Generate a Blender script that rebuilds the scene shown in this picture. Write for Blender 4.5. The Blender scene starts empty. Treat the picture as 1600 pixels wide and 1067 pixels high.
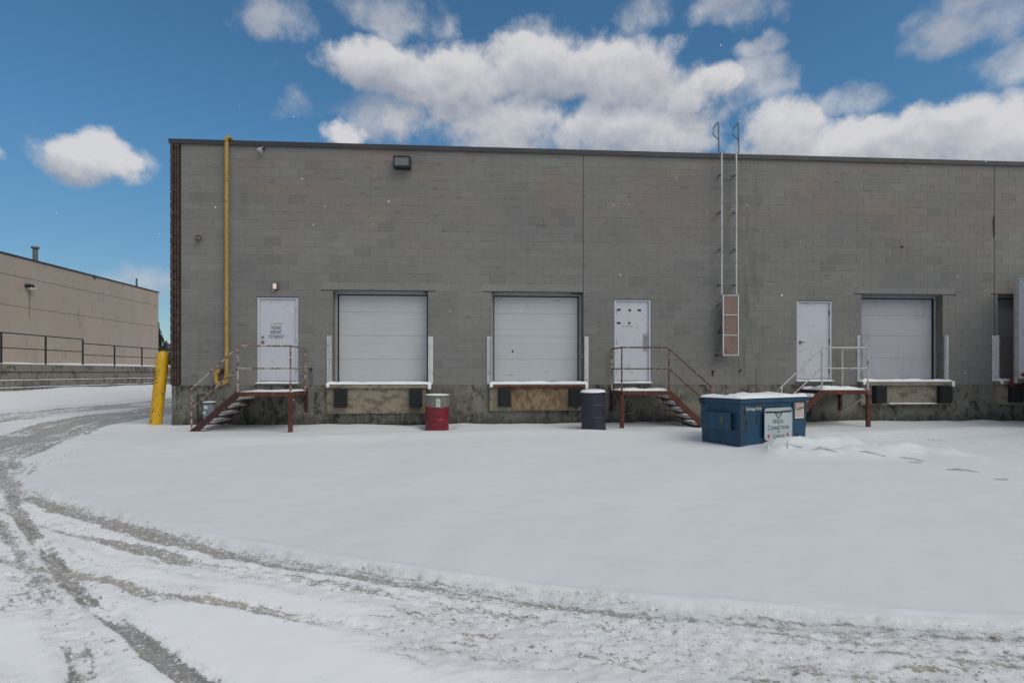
import bpy, math, random
import numpy as np
from mathutils import Vector, Matrix, noise as mnoise

random.seed(7)
rng = np.random.default_rng(11)
scene = bpy.context.scene
COL = scene.collection
R = math.radians

# ------------------------------------------------------------------ camera
cam_data = bpy.data.cameras.new('camera')
cam = bpy.data.objects.new('camera', cam_data)
COL.objects.link(cam)
cam.location = (7.24, -14.075, 1.28)
cam.rotation_euler = (R(90), 0, R(-3.9))
cam_data.sensor_width = 36.0
cam_data.lens = 19.82
cam_data.shift_y = 0.0303
cam_data.clip_start = 0.05
cam_data.clip_end = 2000
scene.camera = cam

# ------------------------------------------------------------------ light
SUN_EL, SUN_ROT, SUN_STR = 47, 136, 1.4
SKY_STR = 0.085
EXPOSURE = 0.19
sd = bpy.data.lights.new('sun', 'SUN')
sd.energy = SUN_STR
sd.angle = R(50)
sd.color = (1.0, 0.925, 0.80)
sun = bpy.data.objects.new('sun', sd)
COL.objects.link(sun)
sdir = Vector((math.sin(R(SUN_ROT)) * math.cos(R(SUN_EL)), math.cos(R(SUN_ROT)) * math.cos(R(SUN_EL)), math.sin(R(SUN_EL))))
sun.rotation_euler = sdir.to_track_quat('Z', 'Y').to_euler()
sun.location = (0, -20, 30)

scene.view_settings.view_transform = 'Standard'
scene.view_settings.look = 'None'
scene.view_settings.exposure = EXPOSURE
scene.view_settings.gamma = 1
scene.view_settings.use_curve_mapping = False


class NT:
    """small helper around a node tree"""
    def __init__(s, tree):
        s.t = tree
        s.t.nodes.clear()

    def n(s, typ, ins=None, **props):
        nd = s.t.nodes.new(typ)
        for k, v in props.items():
            setattr(nd, k, v)
        for k, v in (ins or {}).items():
            sock = nd.inputs[k]
            if isinstance(v, bpy.types.NodeSocket):
                s.t.links.new(v, sock)
            else:
                sock.default_value = v
        return nd

    def math(s, op, a, b=0.0, c=0.0, clamp=False):
        nd = s.n('ShaderNodeMath', {0: a, 1: b, 2: c}, operation=op)
        nd.use_clamp = clamp
        return nd.outputs[0]

    def vmath(s, op, a, b=(0, 0, 0)):
        nd = s.n('ShaderNodeVectorMath', {0: a, 1: b}, operation=op)
        return nd.outputs['Value'] if op in ('LENGTH', 'DISTANCE', 'DOT_PRODUCT') else nd.outputs[0]

    def noise(s, vec, scale, detail=4, rough=0.55, dist=0.0):
        return s.n('ShaderNodeTexNoise', {'Vector': vec, 'Scale': scale, 'Detail': detail, 'Roughness': rough, 'Distortion': dist}).outputs[0]

    def ramp(s, fac, a, b):
        return s.n('ShaderNodeMapRange', {0: fac, 1: a, 2: b, 3: 0.0, 4: 1.0}, interpolation_type='SMOOTHSTEP').outputs[0]

    def mix(s, fac, a, b, blend='MIX'):
        nd = s.n('ShaderNodeMix', data_type='RGBA', blend_type=blend)
        for sock, v in ((nd.inputs[0], fac), (nd.inputs[6], a), (nd.inputs[7], b)):
            if isinstance(v, bpy.types.NodeSocket):
                s.t.links.new(v, sock)
            else:
                sock.default_value = (*v, 1) if isinstance(v, tuple) and len(v) == 3 else v
        return nd.outputs[2]

    def scale(s, vec, sc):
        return s.n('ShaderNodeMapping', {0: vec, 3: sc}).outputs[0]


# ------------------------------------------------------------------ world
world = bpy.data.worlds.new('World')
scene.world = world
world.use_nodes = True
w = NT(world.node_tree)
tc = w.n('ShaderNodeTexCoord').outputs['Generated']
sky = w.n('ShaderNodeTexSky', sky_type='NISHITA', sun_disc=False, sun_elevation=R(SUN_EL), sun_rotation=R(SUN_ROT),
          air_density=1.0, dust_density=0.3, ozone_density=3.0, altitude=200)
dirn = w.vmath('NORMALIZE', tc)


def sky_dir(px, py):
    """direction of a cloud, given as tangents right / up of the view axis (north 3.9 deg east)"""
    a = R(3.9)
    u, v = (px - 800) / 881.0, (582 - py) / 881.0
    return Vector((u * math.cos(a) + math.sin(a), -u * math.sin(a) + math.cos(a), v)).normalized(), 1 / math.sqrt(1 + u * u + v * v)


CLOUDS = [  # centre, half widths (all in 1/881 of a radian), weight
    (585, 100, 92, 42, 1.0), (700, 125, 150, 62, 1.1), (860, 108, 130, 66, 1.15), (1000, 120, 125, 66, 1.1), (1085, 140, 75, 42, 1.0),
    (790, 200, 200, 60, 1.0), (960, 205, 200, 55, 1.05), (1215, 215, 72, 62, 1.05), (1335, 232, 130, 50, 1.0), (1480, 215, 165, 66, 1.15),
    (1600, 210, 130, 64, 1.15), (132, 247, 80, 54, 1.3), (-12, 240, 30, 22, 1.0), (520, 212, 55, 24, 0.85), (1750, 150, 140, 90, 1.0)]
WISPS = [(440, 34, 70, 32, 0.8), (590, 20, 105, 38, 0.9), (600, 190, 60, 40, 0.85), (470, 180, 36, 26, 0.5), (1560, 18, 130, 52, 1.1), (1590, 92, 85, 50, 1.0),
         (1010, 32, 48, 36, 0.85), (1160, 10, 80, 28, 0.8), (235, 445, 80, 40, 0.8), (1190, 135, 60, 50, 0.8), (690, 50, 40, 24, 0.7), (1180, 70, 50, 14, 0.6),
         (1310, 165, 50, 22, 0.7), (850, 48, 60, 24, 0.7), (205, 250, 30, 22, 0.6)]
warp = w.n('ShaderNodeTexNoise', {'Vector': dirn, 'Scale': 9.0, 'Detail': 5.0, 'Roughness': 0.6})
wv = w.vmath('SCALE', w.vmath('SUBTRACT', warp.outputs['Color'], (0.5, 0.5, 0.5)))
wv.node.inputs['Scale'].default_value = 0.07
dw = w.vmath('ADD', dirn, wv)


def cloud_field(vec, blobs):
    tot = None
    for cx, cy, rx, ry, wt in blobs:
        d, k = sky_dir(cx, cy)
        el = math.asin(d.z)
        right = Vector((d.y, -d.x, 0)).normalized()
        up = right.cross(d)
        df = w.vmath('SUBTRACT', vec, tuple(d))
        a = w.vmath('DOT_PRODUCT', df, tuple(right * (881.0 / (rx * k))))
        b = w.vmath('DOT_PRODUCT', df, tuple(up * (881.0 / (ry * k))))
        q = w.math('ADD', w.math('MULTIPLY', a, a), w.math('MULTIPLY', b, b))
        v = w.math('MULTIPLY_ADD', q, -wt, wt)
        tot = v if tot is None else w.math('SMOOTH_MAX', tot, v, 0.15)
    return tot


up_off = w.vmath('ADD', dw, (0.01, 0.0, 0.032))
DU_ = cloud_field(up_off, CLOUDS)
D0 = cloud_field(dw, CLOUDS)
D1 = cloud_field(dw, WISPS)
n1 = w.noise(dirn, 12, 10, 0.56)
n1u = w.noise(w.vmath('ADD', dirn, (0, 0, 0.016)), 12, 10, 0.56)
n2 = w.noise(w.vmath('ADD', dirn, (0.3, 0.1, 0.2)), 6, 6, 0.6)
dens = w.math('ADD', w.math('MAXIMUM', D0, -1.0), w.math('MULTIPLY_ADD', n1, 2.7, -1.56))
cov = w.ramp(dens, -0.16, 0.55)
wd = w.math('ADD', w.math('MAXIMUM', D1, -1.0), w.math('MULTIPLY_ADD', n1, 4.2, -2.35))
cov = w.math('MAXIMUM', cov, w.math('MULTIPLY', w.ramp(wd, -0.3, 1.1), 0.72))
# the broken cloud goes on over the rest of the sky
gen = w.noise(dirn, 2.1, 8, 0.58)
gcov = w.ramp(gen, 0.38, 0.54)
sy = w.n('ShaderNodeSeparateXYZ', {0: dirn})
front = w.math('MULTIPLY', w.ramp(sy.outputs[1], 0.35, 0.6), w.ramp(sy.outputs[2], 0.72, 0.56))
cover = w.mix(front, gcov, cov)
cover = w.n('ShaderNodeSeparateColor', {0: cover}).outputs[0]
relief = w.math('MULTIPLY_ADD', w.math('SUBTRACT', n1, n1u), 5.0, 0.5, clamp=True)
hgt = w.ramp(sy.outputs[2], 0.36, 0.56)
lit = w.math('ADD', w.math('MULTIPLY', relief, 0.5), w.math('MULTIPLY_ADD', n2, 1.1, -0.32), clamp=True)
topl = w.math('MULTIPLY', w.math('SUBTRACT', w.math('MAXIMUM', D0, -1.0), w.math('MAXIMUM', DU_, -1.0)), front)
lit = w.math('ADD', w.math('MULTIPLY', lit, 0.75), w.math('MULTIPLY_ADD', topl, 0.80, 0.04), clamp=True)
ccol = w.mix(lit, (3.45, 3.75, 4.4), (7.1, 7.0, 7.1))
skyc = w.mix(1.0, sky.outputs[0], w.mix(w.ramp(sy.outputs[2], 0.02, 0.42), (0.58, 0.70, 0.73), (0.61, 1.00, 1.08)), 'MULTIPLY')
fin = w.mix(w.math('MULTIPLY', cover, 0.93), skyc, ccol)
bg = w.n('ShaderNodeBackground', {0: fin, 1: SKY_STR})
out = w.n('ShaderNodeOutputWorld', {0: bg.outputs[0]})


# ------------------------------------------------------------------ materials
MATS = {}


def mat(name, fn):
    if name not in MATS:
        m = bpy.data.materials.new(name)
        m.use_nodes = True
        t = NT(m.node_tree)
        bs = t.n('ShaderNodeBsdfPrincipled')
        t.n('ShaderNodeOutputMaterial', {0: bs.outputs[0]})
        fn(t, bs)
        MATS[name] = m
    return MATS[name]


def lk(t, a, b):
    t.t.links.new(a, b)


def bump(t, bs, h, dist=0.01, strength=1.0):
    b = t.n('ShaderNodeBump', {'Height': h, 'Distance': dist, 'Strength': strength})
    lk(t, b.outputs[0], bs.inputs['Normal'])


def pos(t):
    return t.n('ShaderNodeNewGeometry').outputs['Position']


def worn(name, c1, c2, c3=None, scale=6, rough=0.6, metal=0.0, lo=0.5, hi=0.62, stretch=(1, 1, 1), fine=60, bmp=0.002):
    """base colour c1, blotches of c2, rarer spots of c3"""
    def f(t, bs):
        p = t.scale(pos(t), stretch)
        n = t.noise(p, scale, 6, 0.62)
        c = t.mix(t.ramp(n, lo, hi), c1, c2)
        nf = t.noise(pos(t), fine, 4, 0.6)
        if c3:
            c = t.mix(t.ramp(t.noise(p, scale * 2.3, 5, 0.65), 0.58, 0.68), c, c3)
        c = t.mix(t.math('MULTIPLY', t.math('SUBTRACT', 1.0, nf), 0.5), c, t.mix(0.55, c, (0.0, 0.0, 0.0)))
        lk(t, c, bs.inputs['Base Color'])
        bs.inputs['Roughness'].default_value = rough
        bs.inputs['Metallic'].default_value = metal
        bump(t, bs, nf, bmp)
    return mat(name, f)


def blocks_mat(t, bs):
    p = pos(t)
    tone = t.math('ADD', t.n('ShaderNodeAttribute', attribute_name='tone').outputs['Fac'],
                  t.n('ShaderNodeAttribute', attribute_name='tone', attribute_type='OBJECT').outputs['Fac'])
    sz = t.n('ShaderNodeSeparateXYZ', {0: p})
    base = t.mix(tone, (0.200, 0.193, 0.178), (0.268, 0.257, 0.235))
    # warmer, pinkish zones high on the wall and round the heads
    warm = t.ramp(t.noise(t.scale(p, (0.45, 1, 1.0)), 1.0, 4, 0.6), 0.44, 0.66)
    high = t.ramp(sz.outputs[2], 3.4, 6.4)
    wf = t.math('MULTIPLY', t.math('MULTIPLY', warm, high), t.math('MULTIPLY_ADD', tone, 0.9, 0.25), clamp=True)
    base = t.mix(wf, base, (0.275, 0.208, 0.175))
    cl = t.noise(p, 0.35, 3, 0.5)
    base = t.mix(t.ramp(cl, 0.35, 0.7), base, t.mix(1.0, base, (0.90, 0.93, 0.96), 'MULTIPLY'))
    # dark worn smudges inside blocks
    sm = t.ramp(t.noise(t.scale(p, (1.7, 1, 6.5)), 1.6, 5, 0.62), 0.56, 0.70)
    base = t.mix(t.math('MULTIPLY', sm, 0.50), base, (0.10, 0.098, 0.088))
    # chalky flakes along the beds
    fl = t.ramp(t.noise(t.scale(p, (2.0, 1, 24)), 2.2, 6, 0.7), 0.66, 0.76)
    base = t.mix(t.math('MULTIPLY', fl, 0.5), base, (0.36, 0.35, 0.33))
    nf = t.noise(p, 70, 5, 0.7)
    base = t.mix(t.ramp(nf, 0.35, 0.75), t.mix(0.25, base, (0, 0, 0)), base)
    wst = t.ramp(t.noise(t.scale(p, (4.5, 1, 0.28)), 1.1, 6, 0.66), 0.56, 0.70)
    base = t.mix(t.math('MULTIPLY', wst, 0.30), base, (0.115, 0.108, 0.095))
    # stain trails under the ladder
    gx = t.ramp(t.math('ABSOLUTE', t.math('ADD', sz.outputs[0], -14.2)), 0.75, 0.1)
    st = t.ramp(t.noise(t.scale(p, (5, 1, 0.7)), 1.3, 5, 0.6), 0.46, 0.66)
    base = t.mix(t.math('MULTIPLY', t.math('MULTIPLY', gx, st), 0.5), base, (0.09, 0.085, 0.075))
    lk(t, base, bs.inputs['Base Color'])
    bs.inputs['Roughness'].default_value = 0.85
    bump(t, bs, t.math('ADD', t.noise(p, 9, 4, 0.6), t.math('MULTIPLY', nf, 0.8)), 0.004)


def found_mat(t, bs):
    p = pos(t)
    base = t.mix(t.ramp(t.noise(p, 1.3, 5, 0.6), 0.35, 0.65), (0.235, 0.222, 0.188), (0.165, 0.155, 0.13))
    vz = t.n('ShaderNodeSeparateXYZ', {0: p})
    drip = t.ramp(t.noise(t.scale(p, (3.2, 1, 1.9)), 1.5, 8, 0.72), 0.47, 0.60)
    msk = t.ramp(t.noise(t.scale(p, (0.7, 1, 0.9)), 1.2, 3, 0.55), 0.34, 0.52)
    base = t.mix(t.math('MULTIPLY', t.math('MULTIPLY', drip, msk), 0.9), base, (0.030, 0.029, 0.022))
    low = t.ramp(t.math('ADD', vz.outputs[2], t.math('MULTIPLY', t.noise(p, 5, 5, 0.6), -0.55)), 0.06, -0.26)
    base = t.mix(t.math('MULTIPLY', low, 0.65), base, (0.028, 0.027, 0.022))
    wht = t.ramp(t.noise(t.scale(p, (3.0, 1, 2.2)), 2.6, 6, 0.68), 0.56, 0.66)
    base = t.mix(t.math('MULTIPLY', wht, t.math('MULTIPLY_ADD', msk, 0.55, 0.15)), base, (0.34, 0.33, 0.30))
    nf = t.noise(p, 55, 5, 0.7)
    base = t.mix(t.ramp(nf, 0.3, 0.7), t.mix(0.35, base, (0, 0, 0)), base)
    lk(t, base, bs.inputs['Base Color'])
    bs.inputs['Roughness'].default_value = 0.9
    bump(t, bs, t.math('ADD', t.noise(p, 7, 5, 0.6), nf), 0.006)


def snow_mat(t, bs):
    p = pos(t)
    n = t.noise(p, 3, 5, 0.6)
    c = t.mix(n, (0.80, 0.82, 0.85), (0.86, 0.87, 0.88))
    lk(t, c, bs.inputs['Base Color'])
    bs.inputs['Roughness'].default_value = 0.7
    bump(t, bs, t.math('ADD', t.noise(p, 25, 5, 0.6), t.noise(p, 4, 3, 0.5)), 0.008, 0.6)


def ground_mat(t, bs):
    p = pos(t)
    sl = t.n('ShaderNodeAttribute', attribute_name='slush').outputs['Fac']
    ch = t.n('ShaderNodeAttribute', attribute_name='churn').outputs['Fac']
    warm = t.n('ShaderNodeAttribute', attribute_name='warm').outputs['Fac']
    trk = t.n('ShaderNodeAttribute', attribute_name='track').outputs['Vector']
    n = t.noise(p, 0.7, 4, 0.55)
    c = t.mix(n, (0.665, 0.695, 0.705), (0.715, 0.74, 0.745))
    drv = t.n('ShaderNodeAttribute', attribute_name='driven').outputs['Fac']
    c = t.mix(drv, c, (0.90, 0.905, 0.90))
    streak = t.math('ADD', t.math('MULTIPLY', t.noise(t.scale(trk, (20, 1.3, 1)), 1.0, 7, 0.72), 0.5), t.math('MULTIPLY', t.ramp(t.noise(t.scale(trk, (5.5, 0.25, 1)), 1.0, 4, 0.6), 0.30, 0.70), 0.5))
    sp = t.noise(p, 26, 8, 0.8)
    spl = t.noise(p, 7.0, 6, 0.7)
    bl = t.noise(t.scale(trk, (11, 2.6, 1)), 1.0, 6, 0.66)
    # churned snow: scattered tan and grey scraps lying along the wheel direction
    sc = t.ramp(t.math('ADD', t.math('MULTIPLY', bl, 0.62), t.math('MULTIPLY', sp, 0.38)), 0.545, 0.60)
    c = t.mix(t.math('MULTIPLY', sc, t.math('MULTIPLY', ch, 0.85), clamp=True), c, t.mix(t.ramp(spl, 0.35, 0.65), (0.27, 0.25, 0.215), (0.54, 0.48, 0.38)))
    dirt = t.mix(warm, (0.200, 0.188, 0.170), (0.40, 0.36, 0.295))
    dirt = t.mix(t.ramp(t.noise(t.scale(trk, (9, 1.2, 1)), 1.0, 5, 0.65), 0.40, 0.66), dirt, (0.34, 0.33, 0.31))
    lump = t.noise(t.scale(trk, (12, 5, 1)), 1.0, 6, 0.7)
    v = t.math('ADD', t.math('ADD', t.math('MULTIPLY', streak, 0.34), t.math('MULTIPLY', sp, 0.33)), t.math('MULTIPLY', lump, 0.33))
    v = t.math('SUBTRACT', t.math('ADD', v, t.math('MULTIPLY', sl, 0.26)), 0.655)
    fac = t.ramp(v, -0.010, 0.055)
    fac = t.math('MULTIPLY', fac, t.ramp(sl, 0.02, 0.35))
    c = t.mix(t.math('MULTIPLY', fac, 0.92), c, dirt)
    wl = t.math('MULTIPLY', t.ramp(t.noise(p, 38, 5, 0.7), 0.55, 0.585), t.ramp(ch, 0.2, 0.6))
    c = t.mix(t.math('MULTIPLY', wl, 0.75), c, (0.86, 0.86, 0.85))
    dk = t.math('MULTIPLY', t.ramp(t.math('ADD', t.math('MULTIPLY', bl, 0.5), t.math('MULTIPLY', sp, 0.5)), 0.60, 0.66), t.ramp(sl, 0.35, 0.8))
    c = t.mix(t.math('MULTIPLY', dk, 0.8), c, (0.06, 0.055, 0.048))
    lk(t, c, bs.inputs['Base Color'])
    lk(t, t.math('MULTIPLY_ADD', fac, -0.1, 0.75), bs.inputs['Roughness'])
    h = t.math('ADD', t.math('MULTIPLY', sp, t.math('MULTIPLY_ADD', t.math('MAXIMUM', ch, sl), 0.8, 0.04)),
               t.math('MULTIPLY', t.noise(p, 70, 3, 0.6), 0.05))
    bump(t, bs, h, 0.016, 0.8)


def simple(name, col, rough=0.5, metal=0.0, emit=None, es=1.0):
    def f(t, bs):
        nf = t.noise(pos(t), 18, 4, 0.6)
        c = t.mix(t.math('MULTIPLY', nf, 0.35), col, tuple(x * 0.75 for x in col))
        lk(t, c, bs.inputs['Base Color'])
        bs.inputs['Roughness'].default_value = rough
        bs.inputs['Metallic'].default_value = metal
        if emit:
            bs.inputs['Emission Color'].default_value = (*emit, 1)
            bs.inputs['Emission Strength'].default_value = es
    return mat(name, f)


M_BLOCK = mat('painted_block', blocks_mat)
M_FOUND = mat('stained_concrete', found_mat)
M_SNOW = mat('snow', snow_mat)
M_GROUND = mat('snow_ground', ground_mat)
M_MORTAR = worn('mortar', (0.15, 0.145, 0.13), (0.12, 0.115, 0.105), scale=3, rough=0.9)
M_BROWN = worn('split_block', (0.080, 0.050, 0.040), (0.125, 0.086, 0.068), (0.05, 0.036, 0.03), scale=7, rough=0.95, fine=40, bmp=0.02)
M_BROWNJ = simple('brown_joint', (0.028, 0.020, 0.017), 0.9)
M_CAP = worn('dark_flashing', (0.040, 0.038, 0.042), (0.055, 0.05, 0.048), scale=2, rough=0.45)
M_DOOR = worn('white_door', (0.60, 0.61, 0.66), (0.56, 0.58, 0.63), (0.50, 0.50, 0.50), scale=1.5, rough=0.45, lo=.4, hi=.7, bmp=0.0005)
M_OH = worn('overhead_panel', (0.54, 0.565, 0.575), (0.51, 0.535, 0.55), scale=1.0, rough=0.5, lo=.4, hi=.7, bmp=0.001)
M_OH3 = worn('worn_overhead_panel', (0.46, 0.46, 0.50), (0.38, 0.38, 0.41), (0.50, 0.49, 0.50), scale=1.6, rough=0.6, stretch=(2, 1, 0.6), lo=.45, hi=.7, bmp=0.004)
M_OHG = worn('grey_overhead_panel', (0.26, 0.25, 0.26), (0.21, 0.205, 0.21), scale=1.2, rough=0.6)
M_FRAME = worn('frame_paint', (0.36, 0.37, 0.37), (0.30, 0.31, 0.31), scale=4, rough=0.5)
M_SEAL = simple('black_rubber', (0.012, 0.012, 0.014), 0.7)
M_WHITE = worn('white_steel', (0.68, 0.69, 0.70), (0.60, 0.61, 0.62), (0.33, 0.28, 0.24), scale=5, rough=0.5, lo=.45, hi=.6)
M_RUST = worn('rusty_steel', (0.105, 0.030, 0.018), (0.17, 0.060, 0.034), (0.030, 0.013, 0.011), scale=8, rough=0.8, fine=90, bmp=0.004)
M_RUSTD = worn('dark_rusty_steel', (0.048, 0.018, 0.016), (0.085, 0.030, 0.022), (0.02, 0.012, 0.011), scale=8, rough=0.8)
M_PEEL = worn('peeling_rail', (0.46, 0.42, 0.37), (0.17, 0.075, 0.045), (0.09, 0.035, 0.022), scale=11, rough=0.7, lo=.44, hi=.53)
M_PEEL2 = worn('mostly_rusted_rail', (0.34, 0.29, 0.24), (0.12, 0.05, 0.032), (0.06, 0.03, 0.024), scale=13, rough=0.75, lo=.36, hi=.48)
M_PEEL3 = worn('mostly_white_rail', (0.56, 0.56, 0.56), (0.26, 0.16, 0.12), (0.12, 0.06, 0.04), scale=9, rough=0.6, lo=.57, hi=.63)
M_YEL = worn('yellow_bollard', (0.74, 0.43, 0.012), (0.64, 0.36, 0.012), (0.24, 0.12, 0.02), scale=5, rough=0.4, lo=.4, hi=.7)
M_YPIPE = worn('yellow_pipe', (0.45, 0.275, 0.062), (0.38, 0.23, 0.052), (0.22, 0.13, 0.04), scale=4, rough=0.55, lo=.45, hi=.65)
M_GREYPIPE = worn('grey_pipe', (0.13, 0.14, 0.14), (0.09, 0.095, 0.095), scale=8, rough=0.6)
M_METER = worn('grey_meter', (0.20, 0.235, 0.26), (0.17, 0.20, 0.22), scale=8, rough=0.55)
M_BLACK = simple('black_metal', (0.018, 0.018, 0.02), 0.5)
M_GLASSL = simple('lamp_glass', (0.17, 0.17, 0.165), 0.12)
M_LITLENS = simple('lit_lens', (0.75, 0.6, 0.52), 0.4, 0, (1.0, 0.66, 0.52), 0.18)
M_RED = worn('red_drum', (0.215, 0.010, 0.022), (0.17, 0.010, 0.018), (0.09, 0.02, 0.015), scale=5, rough=0.4)
M_DRUMTOP = worn('faded_drum_paint', (0.20, 0.19, 0.17), (0.24, 0.225, 0.20), (0.12, 0.05, 0.05), scale=7, rough=0.6)
M_NAVY = worn('dark_drum', (0.020, 0.026, 0.042), (0.030, 0.036, 0.052), (0.05, 0.05, 0.055), scale=5, rough=0.5)
M_BLUE = worn('blue_dumpster', (0.007, 0.070, 0.145), (0.007, 0.048, 0.105), (0.045, 0.040, 0.042), scale=3.4, rough=0.5, lo=.42, hi=.62, stretch=(1.5, 1.5, .5), bmp=.005)
M_DKRUST = worn('dark_rust_streak', (0.045, 0.028, 0.026), (0.075, 0.036, 0.026), scale=9, rough=0.8)
M_SIGN = worn('sign_white', (0.50, 0.57, 0.60), (0.46, 0.53, 0.56), scale=3, rough=0.4, lo=.4, hi=.7, bmp=.0003)
M_INK = simple('dark_ink', (0.02, 0.03, 0.035), 0.6)
M_INKG = simple('grey_green_ink', (0.045, 0.085, 0.085), 0.6)
M_LEAF = simple('maple_red', (0.36, 0.02, 0.035), 0.5)
M_STICKW = simple('sticker_white', (0.60, 0.60, 0.55), 0.5)
M_STICKR = simple('sticker_orange', (0.45, 0.10, 0.06), 0.5)
M_INKB = simple('blue_ink', (0.10, 0.11, 0.20), 0.5)
M_PAPER = simple('pale_green_paper', (0.42, 0.55, 0.50), 0.6)
M_WOOD = worn('weathered_plywood', (0.29, 0.205, 0.115), (0.15, 0.10, 0.058), (0.36, 0.29, 0.20), scale=6, rough=0.85, stretch=(1.6, 1, 0.8), lo=.42, hi=.6, bmp=.004)
M_BEIGEC = worn('beige_dirty_concrete', (0.32, 0.275, 0.205), (0.17, 0.14, 0.105), (0.07, 0.062, 0.05), scale=4.5, rough=0.9, stretch=(1, 1, 1.5), lo=.45, hi=.66, bmp=.006)
M_BRICKPLATE = worn('brown_guard_board', (0.25, 0.165, 0.13), (0.20, 0.135, 0.105), scale=5, rough=0.7)
M_TAN = worn('tan_wall_panel', (0.49, 0.405, 0.33), (0.43, 0.36, 0.30), (0.37, 0.32, 0.275), scale=0.8, rough=0.9, lo=.3, hi=.75, stretch=(1, 1, .5))
M_TANJ = simple('panel_joint', (0.16, 0.13, 0.11), 0.9)
M_STONE = worn('retaining_block', (0.30, 0.275, 0.24), (0.18, 0.165, 0.145), (0.075, 0.07, 0.062), scale=1.7, rough=0.95, fine=30, bmp=.02)
M_STONED = simple('retaining_gap', (0.03, 0.028, 0.025), 0.95)
M_TRAIL = worn('trailer_skin', (0.72, 0.73, 0.80), (0.66, 0.67, 0.73), (0.45, 0.44, 0.45), scale=3, rough=0.4, lo=.45, hi=.75, bmp=.001)
M_TRAILF = worn('trailer_frame', (0.45, 0.43, 0.40), (0.36, 0.34, 0.31), scale=5, rough=0.5)
M_BARK = simple('bark', (0.05, 0.04, 0.035), 0.9)
M_NEEDLE = simple('needles', (0.018, 0.028, 0.018), 0.9)
M_GALV = worn('galvanised', (0.17, 0.18, 0.19), (0.12, 0.125, 0.13), scale=8, rough=0.5, metal=0.2)
M_CLOD = worn('dirty_snow_clod', (0.52, 0.51, 0.49), (0.36, 0.34, 0.30), scale=8, rough=0.9)
M_CLODW = simple('snow_clod', (0.74, 0.75, 0.74), 0.9)
M_TARP = worn('dirty_crust', (0.58, 0.58, 0.57), (0.33, 0.325, 0.31), scale=5, rough=0.9)


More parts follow.
